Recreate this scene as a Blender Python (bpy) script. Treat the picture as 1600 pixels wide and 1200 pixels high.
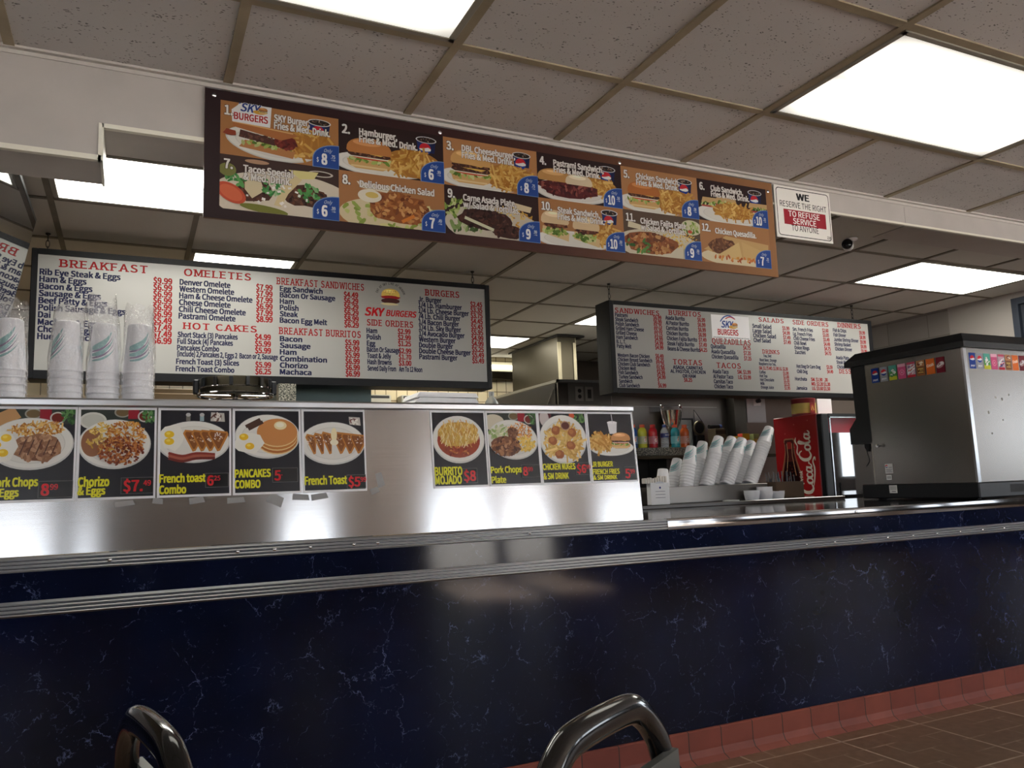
import bpy, bmesh, math, random
from mathutils import Vector, Matrix
PI = math.pi
rnd = random.Random(11)
for o in list(bpy.data.objects):
    bpy.data.objects.remove(o, do_unlink=True)
scene = bpy.context.scene
C = scene.collection

# ------------------------------------------------------------------ camera
CY = -2.632                      # the counter front is y = 0, floor z = 0
cam_d = bpy.data.cameras.new('camera')
cam = bpy.data.objects.new('camera', cam_d); C.objects.link(cam)
cam_d.sensor_width = 36; cam_d.lens = 36*1251.7/1600
cam_d.clip_start = 0.05
yaw, pit, rol = math.radians(25.504), math.radians(7.279), math.radians(-1.9926)
fwd = Vector((math.sin(yaw)*math.cos(pit), math.cos(yaw)*math.cos(pit), math.sin(pit)))
rgt = Vector((math.cos(yaw), -math.sin(yaw), 0)); upv = rgt.cross(fwd)
r2 = rgt*math.cos(rol)+upv*math.sin(rol); u2 = -rgt*math.sin(rol)+upv*math.cos(rol)
m = Matrix((r2, u2, -fwd)).transposed().to_4x4(); m.translation = Vector((0, CY, 1.0733))
cam.matrix_world = m
scene.camera = cam

# ------------------------------------------------------------------ world, daylight, exposure
scene.view_settings.view_transform = 'Standard'
scene.view_settings.look = 'None'
scene.view_settings.gamma = 1
scene.view_settings.exposure = 0.45
scene.view_settings.use_curve_mapping = False
w = bpy.data.worlds.new('world'); scene.world = w; w.use_nodes = True
w.node_tree.nodes['Background'].inputs[0].default_value = (0.86, 0.93, 1, 1)
w.node_tree.nodes['Background'].inputs[1].default_value = 4.0
BACKY = -6.2                     # wall behind the camera, with the shop windows
# window and door openings of the wall behind the camera: (x0, x1, z0, z1)
WINDOWS = [(-3.4, -2.1, 0.95, 2.1), (-1.75, -0.65, 0.95, 2.1), (-0.50, -0.28, 0.95, 2.1), (1.45, 2.05, 0.95, 2.1), (3.10, 3.95, 0.06, 2.1),
           (4.05, 4.75, 0.06, 2.1), (5.4, 7.4, 0.95, 2.1), (8.2, 10.6, 0.6, 2.1)]
SIDEWIN = [(-5.16, -4.2, 1.0, 2.15), (-3.9, -2.3, 1.0, 2.15)]      # openings of the right wall: (y0, y1, z0, z1)
sun_d = bpy.data.lights.new('sun', 'SUN'); sun_d.energy = 64; sun_d.angle = 0.01; sun_d.color = (1.0, 0.965, 0.92)
sun = bpy.data.objects.new('sun', sun_d); C.objects.link(sun)
sun.rotation_euler = (math.radians(42), 0, math.radians(8))      # shines in from the street, steeply down
for i, (x0, x1, z0, z1) in enumerate(WINDOWS):                    # portals guide the sky light through the openings
    l = bpy.data.lights.new('window_portal', 'AREA'); l.shape = 'RECTANGLE'; l.size = x1-x0; l.size_y = z1-z0; l.cycles.is_portal = True
    o = bpy.data.objects.new('window_portal', l); C.objects.link(o); o.location = ((x0+x1)/2, BACKY-0.10, (z0+z1)/2); o.rotation_euler = (PI/2, 0, 0)
for (y0, y1, z0, z1) in SIDEWIN:
    l = bpy.data.lights.new('window_portal', 'AREA'); l.shape = 'RECTANGLE'; l.size = y1-y0; l.size_y = z1-z0; l.cycles.is_portal = True
    o = bpy.data.objects.new('window_portal', l); C.objects.link(o); o.location = (11.6, (y0+y1)/2, (z0+z1)/2); o.rotation_euler = (PI/2, 0, PI/2)

# ------------------------------------------------------------------ helpers
def lin(c):
    def f(v):
        v /= 255.0
        return v/12.92 if v <= 0.04045 else ((v+0.055)/1.055)**2.4
    return (f(c[0]), f(c[1]), f(c[2]), 1.0)

def mat(name, col, rough=0.5, metal=0.0, **k):
    m = bpy.data.materials.new(name); m.use_nodes = True
    b = m.node_tree.nodes['Principled BSDF']
    b.inputs['Base Color'].default_value = lin(col)
    b.inputs['Roughness'].default_value = rough; b.inputs['Metallic'].default_value = metal
    for kk, v in k.items():
        b.inputs[kk.replace('_', ' ')].default_value = v
    return m

def nd(m, t, **k):
    n = m.node_tree.nodes.new(t)
    for kk, v in k.items():
        if kk.startswith('i_'):
            n.inputs[kk[2:].replace('_', ' ')].default_value = v
        else:
            setattr(n, kk, v)
    return n
def lk(m, a, b): m.node_tree.links.new(a, b)
def bsdf(m): return m.node_tree.nodes['Principled BSDF']
def coords(m, scale=(1, 1, 1), out='Object'):
    t = nd(m, 'ShaderNodeTexCoord'); mp = nd(m, 'ShaderNodeMapping')
    mp.inputs['Scale'].default_value = scale
    lk(m, t.outputs[out], mp.inputs['Vector']); return mp.outputs['Vector']
def ramp(m, fac, stops, interp='LINEAR'):
    r = nd(m, 'ShaderNodeValToRGB'); r.color_ramp.interpolation = interp
    e = r.color_ramp.elements
    while len(e) < len(stops): e.new(0.5)
    for i, (p, c) in enumerate(stops):
        e[i].position = p; e[i].color = c if len(c) == 4 else (*c, 1)
    lk(m, fac, r.inputs['Fac']); return r.outputs['Color']
def bump(m, h, strength=0.2, dist=0.01):
    b = nd(m, 'ShaderNodeBump'); b.inputs['Strength'].default_value = strength; b.inputs['Distance'].default_value = dist
    lk(m, h, b.inputs['Height']); lk(m, b.outputs['Normal'], bsdf(m).inputs['Normal'])
def noisy(m, scale=6, amt=0.12, detail=4, sc=(1, 1, 1)):
    """mottle the base colour a little, as wear and dirt do"""
    b = bsdf(m); c = tuple(b.inputs['Base Color'].default_value)
    n = nd(m, 'ShaderNodeTexNoise'); n.inputs['Scale'].default_value = scale; n.inputs['Detail'].default_value = detail
    lk(m, coords(m, sc), n.inputs['Vector'])
    lo = tuple(max(0, v*(1-amt)) for v in c[:3]); hi = tuple(min(1, v*(1+amt)) for v in c[:3])
    lk(m, ramp(m, n.outputs['Fac'], [(0.3, lo), (0.7, hi)]), b.inputs['Base Color']); return m

class MB:
    """collects shapes, then links them as ONE mesh object"""
    def __init__(s): s.bm = bmesh.new(); s.mi = 0
    def _tag(s, fs):
        for f in fs: f.material_index = s.mi
    def box(s, x0, x1, y0, y1, z0, z1, bev=0.0, seg=1):
        vs = [s.bm.verts.new(p) for p in ((x0, y0, z0), (x1, y0, z0), (x1, y1, z0), (x0, y1, z0), (x0, y0, z1), (x1, y0, z1), (x1, y1, z1), (x0, y1, z1))]
        fs = [s.bm.faces.new([vs[i] for i in q]) for q in ((0, 3, 2, 1), (4, 5, 6, 7), (0, 1, 5, 4), (1, 2, 6, 5), (2, 3, 7, 6), (3, 0, 4, 7))]
        s._tag(fs)
        if bev:
            es = list({e for f in fs for e in f.edges})
            r = bmesh.ops.bevel(s.bm, geom=es, offset=bev, segments=seg, affect='EDGES', profile=0.5)
            s._tag(r['faces'])
        return s
    def poly(s, pts):
        f = s.bm.faces.new([s.bm.verts.new(p) for p in pts]); f.material_index = s.mi; return f
    def prism(s, pts, d):
        """extrude a polygon (3D points) by vector d"""
        d = Vector(d); n = len(pts)
        a = [s.bm.verts.new(p) for p in pts]; b = [s.bm.verts.new(Vector(p)+d) for p in pts]
        fs = [s.bm.faces.new(a[::-1]), s.bm.faces.new(b)]
        for i in range(n): fs.append(s.bm.faces.new((a[i], a[(i+1) % n], b[(i+1) % n], b[i])))
        s._tag(fs); return s
    def lathe(s, prof, c=(0, 0, 0), seg=24, M=None, cap=False):
        rings = []
        for (r, z) in prof:
            ring = []
            for k in range(seg):
                a = 2*PI*k/seg; p = Vector((r*math.cos(a), r*math.sin(a), z))
                if M is not None: p = M @ p
                ring.append(s.bm.verts.new(p+Vector(c)))
            rings.append(ring)
        fs = []
        for i in range(len(rings)-1):
            for k in range(seg):
                fs.append(s.bm.faces.new((rings[i][k], rings[i][(k+1) % seg], rings[i+1][(k+1) % seg], rings[i+1][k])))
        if cap:
            fs.append(s.bm.faces.new(rings[0][::-1])); fs.append(s.bm.faces.new(rings[-1]))
        s._tag(fs); return s
    def tube(s, path, r, sides=10, closed=False, rb=None):
        """swept round (or, with rb, flattened) tube"""
        P = [Vector(p) for p in path]; n = len(P); rings = []
        prev = None
        for i in range(n):
            if closed: t = (P[(i+1) % n]-P[i-1]).normalized()
            else: t = (P[min(i+1, n-1)]-P[max(i-1, 0)]).normalized()
            if prev is None:
                a = Vector((0, 0, 1)) if abs(t.z) < 0.9 else Vector((0, 1, 0))
                x = a.cross(t).normalized()
            else:
                x = (prev-t*prev.dot(t)).normalized()
            prev = x; y = t.cross(x)
            rr = r[i] if isinstance(r, (list, tuple)) else r
            rings.append([s.bm.verts.new(P[i]+x*rr*math.cos(2*PI*k/sides)+y*(rb or rr)*math.sin(2*PI*k/sides)) for k in range(sides)])
        fs = []
        for i in range(n if closed else n-1):
            A, B = rings[i], rings[(i+1) % n]
            for k in range(sides): fs.append(s.bm.faces.new((A[k], A[(k+1) % sides], B[(k+1) % sides], B[k])))
        if not closed:
            fs.append(s.bm.faces.new(rings[0][::-1])); fs.append(s.bm.faces.new(rings[-1]))
        s._tag(fs); return s
    def build(s, name, mats, parent=None, smooth=True, world=False, angle=35):
        """world=True: the points are given in world space although the object hangs under parent"""
        bmesh.ops.recalc_face_normals(s.bm, faces=s.bm.faces)
        me = bpy.data.meshes.new(name)
        if world and parent is not None:
            off = Vector((0, 0, 0)); p = parent
            while p is not None: off += p.location; p = p.parent
            bmesh.ops.translate(s.bm, verts=s.bm.verts, vec=-off)
        uv = s.bm.loops.layers.uv.new('UVMap')
        for f in s.bm.faces:
            for l in f.loops:
                l[uv].uv = (l.vert.co.x+l.vert.co.y, l.vert.co.z)
        s.bm.to_mesh(me); s.bm.free()
        if smooth:
            me.shade_smooth(); me.set_sharp_from_angle(angle=math.radians(angle))
        for mm in (mats if isinstance(mats, (list, tuple)) else [mats]): me.materials.append(mm)
        o = bpy.data.objects.new(name, me); C.objects.link(o)
        if parent is not None: o.parent = parent
        return o

def thing(name, label, cat, loc=(0, 0, 0), rotz=0.0, group=None):
    o = bpy.data.objects.new(name, None); C.objects.link(o); o.empty_display_size = 0.05
    o.location = loc; o.rotation_euler = (0, 0, rotz)
    return tag(o, label, cat, group)
def tag(o, label, cat, group=None):
    o['label'] = label; o['category'] = cat
    if group: o['group'] = group
    return o
def struct(o): o['kind'] = 'structure'; return o
def dup(root, loc, label, rot=None, group=None):
    r = root.copy(); C.objects.link(r); r.location = loc
    if rot is not None: r.rotation_euler = rot
    r['label'] = label
    if group: r['group'] = group
    for ch in list(root.children):
        c = ch.copy(); C.objects.link(c); c.parent = r
        for g in list(ch.children):
            d = g.copy(); C.objects.link(d); d.parent = c
    return r

# ---------- lettering: outlines of letters as flat polygons
_txt = {}
FONT = None
try:                             # a plain grotesque that ships with Blender itself; the built-in face otherwise
    import os
    FONT = bpy.data.fonts.load(os.path.join(bpy.utils.system_resource('DATAFILES'), 'fonts', 'Noto Sans CJK Regular.woff2'))
except Exception:
    FONT = None
def glyphs(st, bold=0.0, slab=False):
    """returns (plates, width, capheight) of one line of lettering, baseline at 0; plates = [(verts2d, faces)] lying over each other"""
    key = (st, bold, slab)
    if key in _txt: return _txt[key]
    cap = 0.72
    SH = ((-1, -.6), (1, -.6), (1, .6), (-1, .6), (0, 0))
    if slab:
        P = [([], []) for _ in range(9)]; x = 0.0; bold = .026
        for ic, ch in enumerate(st):
            if ch == ' ': x += 0.34; continue
            v, f, wd = raw_glyphs(ch if ch != 'H' else 'H '); x1 = x+wd
            for k, (dx, dy) in enumerate(SH):
                V, F = P[k]; n0 = len(V); V += [(a+x+dx*bold, c+dy*bold) for a, c in v]; F += [[q+n0 for q in g] for g in f]
            sl, sr, sc = x+0.055, x+wd-0.055, x+wd/2
            S = {'B': [(sl-.03, 0), (sl-.03, 1)], 'R': [(sl, 0), (sl-.03, 1), (sr+.03, 0)], 'E': [(sl-.03, 0), (sl-.03, 1)], 'A': [(sl-.02, 0), (sr+.02, 0)],
                 'K': [(sl, 0), (sl, 1), (sr, 0), (sr-.02, 1)], 'F': [(sl, 0), (sl-.03, 1)], 'T': [(sc, 0)], 'M': [(sl, 0), (sl-.03, 1), (sr, 0), (sr+.03, 1)],
                 'L': [(sl-.02, 0), (sl, 1)], 'H': [(sl, 0), (sl, 1), (sr, 0), (sr, 1)], 'N': [(sl, 0), (sl-.04, 1), (sr, 1)], 'D': [(sl-.04, 0), (sl-.04, 1)],
                 'W': [(sl, 1), (sr, 1)], 'I': [(sc, 0), (sc, 1)], 'U': [(sl, 1), (sr, 1)], 'Y': [(sc, 0), (sl, 1), (sr, 1)]}.get(ch, [])
            for ib, (cx, tb) in enumerate(S):
                V, F = P[5+ib % 2+2*(ic % 2)]
                y0, y1 = (-.015, 0.09) if tb == 0 else (cap-0.09, cap+.015)
                k = len(V); hw = 0.135 if ch not in 'HNMU' or wd > .5 else .11
                V += [(cx-hw, y0), (cx+hw, y0), (cx+hw, y1), (cx-hw, y1)]; F.append([k, k+1, k+2, k+3])
            x += wd+0.20
        r = (P, x-0.20, cap)
    else:
        V, F, wd = raw_glyphs(st if st != 'H' else 'H ')
        P = [([(a+dx*bold, c+dy*bold) for a, c in V], F) for dx, dy in SH] if bold else [(V, F)]
        r = (P, wd, cap)
    _txt[key] = r; return r
_raw = {}
def raw_glyphs(st):
    if st in _raw: return _raw[st]
    cu = bpy.data.curves.new('t', 'FONT'); cu.body = st
    if FONT: cu.font = FONT
    cu.size = 1.0; cu.resolution_u = 3; cu.fill_mode = 'FRONT'
    o = bpy.data.objects.new('t', cu); C.objects.link(o)
    dg = bpy.context.evaluated_depsgraph_get(); e = o.evaluated_get(dg); me = e.to_mesh()
    V = [(v.co.x, v.co.y) for v in me.vertices]; F = [list(p.vertices) for p in me.polygons]
    e.to_mesh_clear(); bpy.data.objects.remove(o); bpy.data.curves.remove(cu)
    wd = 0.0
    if V:
        x0 = min(p[0] for p in V); wd = max(p[0] for p in V)-x0; V = [(p[0]-x0, p[1]) for p in V]
    if st != 'H':
        k = 0.72/max(c for a, c in raw_glyphs('H')[0])
        V = [(a*k, c*k) for a, c in V]; wd *= k
    _raw[st] = (V, F, wd); return _raw[st]

def clip_poly(pts, x0, x1, y0, y1):
    def cut(P, ins, inter):
        out = []
        for i in range(len(P)):
            a, b = P[i-1], P[i]
            if ins(b):
                if not ins(a): out.append(inter(a, b))
                out.append(b)
            elif ins(a): out.append(inter(a, b))
        return out
    def ix(v): return lambda a, b: (v, a[1]+(b[1]-a[1])*(v-a[0])/(b[0]-a[0]))
    def iy(v): return lambda a, b: (a[0]+(b[0]-a[0])*(v-a[1])/(b[1]-a[1]), v)
    for ins, it in ((lambda p: p[0] >= x0, ix(x0)), (lambda p: p[0] <= x1, ix(x1)), (lambda p: p[1] >= y0, iy(y0)), (lambda p: p[1] <= y1, iy(y1))):
        pts = cut(pts, ins, it)
        if len(pts) < 3: return []
    return pts

class Pic:
    """flat printed matter: inks laid over each other on a sheet.  o = lower left corner, ux/uy = sheet axes (world), n = towards the reader"""
    def __init__(s, o, ux=(1, 0, 0), uy=(0, 0, 1), clip=None, start=0, gain=1.0):
        s.o = Vector(o); s.ux = Vector(ux).normalized(); s.uy = Vector(uy).normalized(); s.n = s.ux.cross(s.uy)
        s.clip = clip; s.V = []; s.F = []; s.K = []; s.layer = start; s.eps = 9e-6; s.gain = gain
    def P(s, u, v): return s.o+s.ux*u+s.uy*v+s.n*(s.layer*s.eps)
    def poly(s, pts, col, cols=None):
        if s.clip and cols is None: pts = clip_poly(list(pts), *s.clip)
        if len(pts) < 3: return
        s.layer += 1; k = len(s.V)
        s.V += [s.P(*p) for p in pts]; s.F.append(list(range(k, k+len(pts))))
        s.K.append([lin(c) for c in cols] if cols else [lin(col)]*len(pts))
    def rect(s, x0, y0, x1, y1, col): s.poly([(x0, y0), (x1, y0), (x1, y1), (x0, y1)], col)
    def grad(s, x0, y0, x1, y1, cl, cr): s.poly([(x0, y0), (x1, y0), (x1, y1), (x0, y1)], None, [cl, cr, cr, cl])
    def ell(s, cx, cy, rx, ry, col, rot=0.0, n=28, a0=0.0, a1=2*PI):
        c, q = math.cos(rot), math.sin(rot); P = []
        for i in range(n):
            a = a0+(a1-a0)*i/(n if a1-a0 > 6.28 else n-1); x, y = rx*math.cos(a), ry*math.sin(a)
            P.append((cx+x*c-y*q, cy+x*q+y*c))
        s.poly(P, col)
    def blob(s, cx, cy, rx, ry, col, rot=0.0, n=9, j=0.3):
        c, q = math.cos(rot), math.sin(rot); P = []
        for i in range(n):
            a = 2*PI*i/n; k = 1+rnd.uniform(-j, j); x, y = rx*k*math.cos(a), ry*k*math.sin(a)
            P.append((cx+x*c-y*q, cy+x*q+y*c))
        s.poly(P, col)
    def strip(s, pts, wd, col):
        """a stroke along pts; wd a number or one width per point"""
        n = len(pts); L, R = [], []
        for i in range(n):
            a, b = pts[max(i-1, 0)], pts[min(i+1, n-1)]
            dx, dy = b[0]-a[0], b[1]-a[1]; d = math.hypot(dx, dy) or 1
            w_ = (wd[i] if isinstance(wd, (list, tuple)) else wd)/2
            L.append((pts[i][0]-dy/d*w_, pts[i][1]+dx/d*w_)); R.append((pts[i][0]+dy/d*w_, pts[i][1]-dx/d*w_))
        s.layer += 1
        for i in range(n-1):
            q = [L[i], R[i], R[i+1], L[i+1]]
            if s.clip:
                q = clip_poly(q, *s.clip)
                if len(q) < 3: continue
            k = len(s.V); s.V += [s.P(*p) for p in q]; s.F.append(list(range(k, k+len(q)))); s.K.append([lin(col)]*len(q))
    def scatter(s, cx, cy, rx, ry, n, cols, l, wd, ang=None, j=0.25, blobby=False, var=14):
        for i in range(n):
            a = rnd.uniform(0, 2*PI); r = math.sqrt(rnd.random())
            x, y = cx+rx*r*math.cos(a), cy+ry*r*math.sin(a)
            t = rnd.uniform(0, PI) if ang is None else ang+rnd.uniform(-j, j)
            c = cols[rnd.randrange(len(cols))]; d = rnd.uniform(-var, var); c = tuple(max(0, min(255, v+d)) for v in c)
            ll = l*rnd.uniform(0.6, 1.25)/2; ww = wd*rnd.uniform(0.7, 1.2)/2
            if blobby: s.blob(x, y, ll, ww, c, t, 7, 0.3)
            else:
                ct, st = math.cos(t), math.sin(t)
                s.poly([(x+ct*a_*ll-st*b_*ww, y+st*a_*ll+ct*b_*ww) for a_, b_ in ((-1, -1), (1, -1), (1, 1), (-1, 1))], c)
    def text(s, st, x, y, h, col, width=None, bold=0.0, slab=False, xs=None, align='l', rot=0.0, shear=0.0, outline=None, clipx=None):
        """lettering with its baseline start at (x, y), cap height h; width forces the line's length, xs scales letters sideways"""
        plates, wd, cap = glyphs(st, bold, slab)
        if not plates[0][1]: return 0
        sy = h/cap
        sx = width/wd if width else sy*(xs or 1.0)
        full = wd*sx
        if align == 'c': x0 = -full/2
        elif align == 'r': x0 = -full
        else: x0 = 0
        c, q = math.cos(rot), math.sin(rot)
        if outline:
            s.text(st, x, y-0, h, outline[0], width, bold+outline[1], slab, xs, align, rot, shear) if not width else \
                s.text(st, x, y, h, outline[0], None, bold+outline[1], slab, sx/sy, align, rot, shear)
        for V, F in plates:
            s.layer += 1; k = len(s.V)
            for (a, b) in V:
                lx = x0+a*sx+shear*b*sy; ly = b*sy
                s.V.append(s.P(x+lx*c-ly*q, y+lx*q+ly*c))
            for f in F:
                s.F.append([i+k for i in f]); s.K.append([lin(col)]*len(f))
        return full
    def build(s, name, parent=None, m=None, label=None):
        me = bpy.data.meshes.new(name)
        off = Vector((0, 0, 0)); p = parent
        while p is not None: off += p.location; p = p.parent
        me.from_pydata([tuple(v-off) for v in s.V], [], s.F)
        at = me.color_attributes.new('Ink', 'FLOAT_COLOR', 'CORNER')
        g = s.gain; flat = [c for f in s.K for kk in f for c in (kk[0]*g, kk[1]*g, kk[2]*g, 1.0)]
        at.data.foreach_set('color', flat)
        me.materials.append(m or M_PRINT)
        o = bpy.data.objects.new(name, me); C.objects.link(o)
        if parent is not None: o.parent = parent
        if label: o['label'] = label
        return o
    def sub(s):
        """a fresh ink part on the same sheet, lying over what has been printed so far"""
        return Pic(s.o, s.ux, s.uy, s.clip, s.layer+2, s.gain)
def crom(pts, n=8):
    """smooth curve through points"""
    out = []; P = [pts[0]]+list(pts)+[pts[-1]]
    for i in range(1, len(P)-2):
        for k in range(n):
            t = k/n; a, b, c, d = P[i-1], P[i], P[i+1], P[i+2]
            out.append(tuple(0.5*((2*b[j])+(-a[j]+c[j])*t+(2*a[j]-5*b[j]+4*c[j]-d[j])*t*t+(-a[j]+3*b[j]-3*c[j]+d[j])*t**3) for j in range(len(b))))
    out.append(tuple(pts[-1])); return out

# ------------------------------------------------------------------ materials
def print_mat(name, rough):
    m = mat(name, (255, 255, 255), rough); a = nd(m, 'ShaderNodeVertexColor'); a.layer_name = 'Ink'
    lk(m, a.outputs['Color'], bsdf(m).inputs['Base Color']); return m
M_PRINT = print_mat('printed_ink', 0.5); bsdf(M_PRINT).inputs['Specular IOR Level'].default_value = 0.2
M_GLOSSPRINT = print_mat('laminated_print', 0.22)

def steel(name, col, rough, aniso=0.6, streak=0.05, horiz=True):
    m = mat(name, col, rough, 1.0); b = bsdf(m)
    b.inputs['Anisotropic'].default_value = aniso
    b.inputs['Anisotropic Rotation'].default_value = 0.25
    t = nd(m, 'ShaderNodeTangent', direction_type='UV_MAP'); lk(m, t.outputs[0], b.inputs['Tangent'])
    n = nd(m, 'ShaderNodeTexNoise', i_Scale=1.0, i_Detail=6.0)
    lk(m, coords(m, (1.5, 1.5, 90) if horiz else (90, 90, 1.5)), n.inputs['Vector'])
    if not streak: return m
    bump(m, n.outputs['Fac'], streak, 0.002)
    n2 = nd(m, 'ShaderNodeTexNoise', i_Scale=3.0, i_Detail=5.0); lk(m, coords(m), n2.inputs['Vector'])
    r = nd(m, 'ShaderNodeMapRange'); r.inputs['To Min'].default_value = rough*0.8; r.inputs['To Max'].default_value = rough*1.3
    lk(m, n2.outputs['Fac'], r.inputs['Value']); lk(m, r.outputs['Result'], b.inputs['Roughness'])
    return m
M_STEEL = steel('brushed_steel', (188, 189, 192), 0.15, 0.85, 0.04)
M_STEELTOP = steel('counter_steel', (136, 136, 138), 0.09, 0.2, 0.015)
M_STEELWALL = steel('wall_steel', (120, 116, 112), 0.34, 0.5, 0.05)
M_STEELDULL = steel('duct_steel', (74, 69, 58), 0.42, 0.4, 0.05, False)
M_ALU = mat('ribbed_aluminium', (206, 209, 214), 0.2, 1.0)
M_DARKMETAL = mat('dark_metal', (60, 58, 56), 0.4, 0.7)
M_CHROME = mat('chrome', (225, 225, 228), 0.08, 1.0)
M_BLACK = mat('black_plastic', (18, 20, 25), 0.35)
M_BLACKFRAME = mat('black_frame', (11, 12, 17), 0.45, 0, Specular_IOR_Level=.25)
M_WHITE = mat('white_plastic', (226, 226, 228), 0.35)
M_PANELWHITE = mat('menu_panel', (156, 155, 152), 0.30)
M_FOAM = noisy(mat('foam_cup', (236, 236, 240), 0.45), 40, 0.03)
M_PAPER = mat('paper', (232, 232, 235), 0.7)
M_CARD = mat('cardboard', (84, 66, 50), 0.8)
M_DARK = mat('dark_recess', (16, 16, 18), 0.6)
M_GRANITE = mat('granite', (90, 90, 84), 0.3)
def granite():
    m = M_GRANITE; v = nd(m, 'ShaderNodeTexNoise', i_Scale=140.0, i_Detail=3.0); lk(m, coords(m), v.inputs['Vector'])
    lk(m, ramp(m, v.outputs['Fac'], [(0.38, lin((30, 32, 30))), (0.5, lin((104, 104, 94))), (0.64, lin((176, 172, 158)))]), bsdf(m).inputs['Base Color'])
granite()

def laminate():
    m = mat('marbled_laminate', (12, 15, 32), 0.085); b = bsdf(m)
    b.inputs['Specular IOR Level'].default_value = 0.22
    co = coords(m)
    def veins(scale, dist, wd, seed, strength, mask_scale, mlo, mhi):
        mp = nd(m, 'ShaderNodeMapping'); mp.inputs['Location'].default_value = (seed, seed*1.7, seed*0.6); lk(m, co, mp.inputs['Vector'])
        n = nd(m, 'ShaderNodeTexNoise', i_Scale=scale*2.4, i_Detail=5.0, i_Roughness=0.6); lk(m, mp.outputs[0], n.inputs['Vector'])
        a = nd(m, 'ShaderNodeVectorMath', operation='MULTIPLY_ADD'); lk(m, n.outputs['Color'], a.inputs[0])
        a.inputs[1].default_value = (dist, dist, dist); lk(m, mp.outputs[0], a.inputs[2])
        v = nd(m, 'ShaderNodeTexVoronoi', feature='DISTANCE_TO_EDGE', i_Scale=scale); lk(m, a.outputs[0], v.inputs['Vector'])
        line = ramp(m, v.outputs['Distance'], [(0.0, (1, 1, 1)), (wd, (0, 0, 0))])
        k = nd(m, 'ShaderNodeTexNoise', i_Scale=mask_scale, i_Detail=4.0, i_Roughness=0.75); lk(m, mp.outputs[0], k.inputs['Vector'])
        ms = ramp(m, k.outputs['Fac'], [(mlo, (0, 0, 0)), (mhi, (1, 1, 1))])
        x = nd(m, 'ShaderNodeMath', operation='MULTIPLY'); lk(m, line, x.inputs[0]); lk(m, ms, x.inputs[1])
        y = nd(m, 'ShaderNodeMath', operation='MULTIPLY'); lk(m, x.outputs[0], y.inputs[0]); y.inputs[1].default_value = strength
        return y.outputs[0]
    v1 = veins(5.0, 0.11, 0.009, 1.0, 0.60, 22, 0.49, 0.62)
    v2 = veins(10.0, 0.07, 0.011, 4.0, 0.42, 18, 0.54, 0.64)
    v3 = veins(50, 0.02, 0.055, 7.0, 0.5, 40, 0.60, 0.68)
    a = nd(m, 'ShaderNodeMath', operation='MAXIMUM'); lk(m, v1, a.inputs[0]); lk(m, v2, a.inputs[1])
    c = nd(m, 'ShaderNodeMath', operation='MAXIMUM'); lk(m, a.outputs[0], c.inputs[0]); lk(m, v3, c.inputs[1])
    n = nd(m, 'ShaderNodeTexNoise', i_Scale=2.2, i_Detail=4.0); lk(m, co, n.inputs['Vector'])
    base = ramp(m, n.outputs['Fac'], [(0.35, lin((12, 16, 32))), (0.65, lin((18, 26, 54)))])
    mx = nd(m, 'ShaderNodeMix', data_type='RGBA'); lk(m, c.outputs[0], mx.inputs[0]); lk(m, base, mx.inputs[6])
    mx.inputs[7].default_value = lin((120, 134, 184)); lk(m, mx.outputs[2], b.inputs['Base Color'])
    n3 = nd(m, 'ShaderNodeTexNoise', i_Scale=1.3, i_Detail=3.0); lk(m, co, n3.inputs['Vector'])
    bump(m, n3.outputs['Fac'], 0.25, 0.01)
    return m
M_LAM = laminate()

def ceiling_mat(name, col, pit):
    m = mat(name, col, 0.9); b = bsdf(m); co = coords(m, (1, 1, 1))
    n = nd(m, 'ShaderNodeTexNoise', i_Scale=30.0, i_Detail=2.0); lk(m, co, n.inputs['Vector'])
    a = nd(m, 'ShaderNodeVectorMath', operation='MULTIPLY_ADD'); lk(m, n.outputs['Color'], a.inputs[0]); a.inputs[1].default_value = (0.02, 0.02, 0.02); lk(m, co, a.inputs[2])
    mp = nd(m, 'ShaderNodeMapping'); mp.inputs['Scale'].default_value = (1.0, 1.9, 1.0); lk(m, a.outputs[0], mp.inputs['Vector'])
    v = nd(m, 'ShaderNodeTexVoronoi', i_Scale=62.0); lk(m, mp.outputs[0], v.inputs['Vector'])
    sz = nd(m, 'ShaderNodeTexNoise', i_Scale=26.0, i_Detail=1.0); lk(m, co, sz.inputs['Vector'])
    th = nd(m, 'ShaderNodeMapRange'); th.inputs['From Min'].default_value = 0.3; th.inputs['From Max'].default_value = 0.7
    th.inputs['To Min'].default_value = 0.02; th.inputs['To Max'].default_value = pit; lk(m, sz.outputs['Fac'], th.inputs['Value'])
    lt = nd(m, 'ShaderNodeMath', operation='LESS_THAN'); lk(m, v.outputs['Distance'], lt.inputs[0]); lk(m, th.outputs['Result'], lt.inputs[1])
    st = nd(m, 'ShaderNodeTexNoise', i_Scale=1.4, i_Detail=5.0); lk(m, co, st.inputs['Vector'])
    c = lin(col); base = ramp(m, st.outputs['Fac'], [(0.3, tuple(x*0.9 for x in c[:3])), (0.7, c[:3])])
    mx = nd(m, 'ShaderNodeMix', data_type='RGBA'); lk(m, lt.outputs[0], mx.inputs[0]); lk(m, base, mx.inputs[6])
    mx.inputs[7].default_value = tuple(x*0.28 for x in c[:3])+(1,); lk(m, mx.outputs[2], b.inputs['Base Color']); return m
M_CEIL = ceiling_mat('acoustic_tile', (200, 197, 197), 0.30)
M_CEILK = ceiling_mat('kitchen_tile', (198, 195, 188), 0.10)
M_TBAR = noisy(mat('tan_ceiling_grid', (150, 138, 116), 0.6), 8, 0.15)
M_TBARK = noisy(mat('dark_ceiling_grid', (104, 96, 82), 0.6), 8, 0.2)
M_HEADER = noisy(mat('header_paint', (176, 171, 168), 0.75), 5, 0.06)
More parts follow.
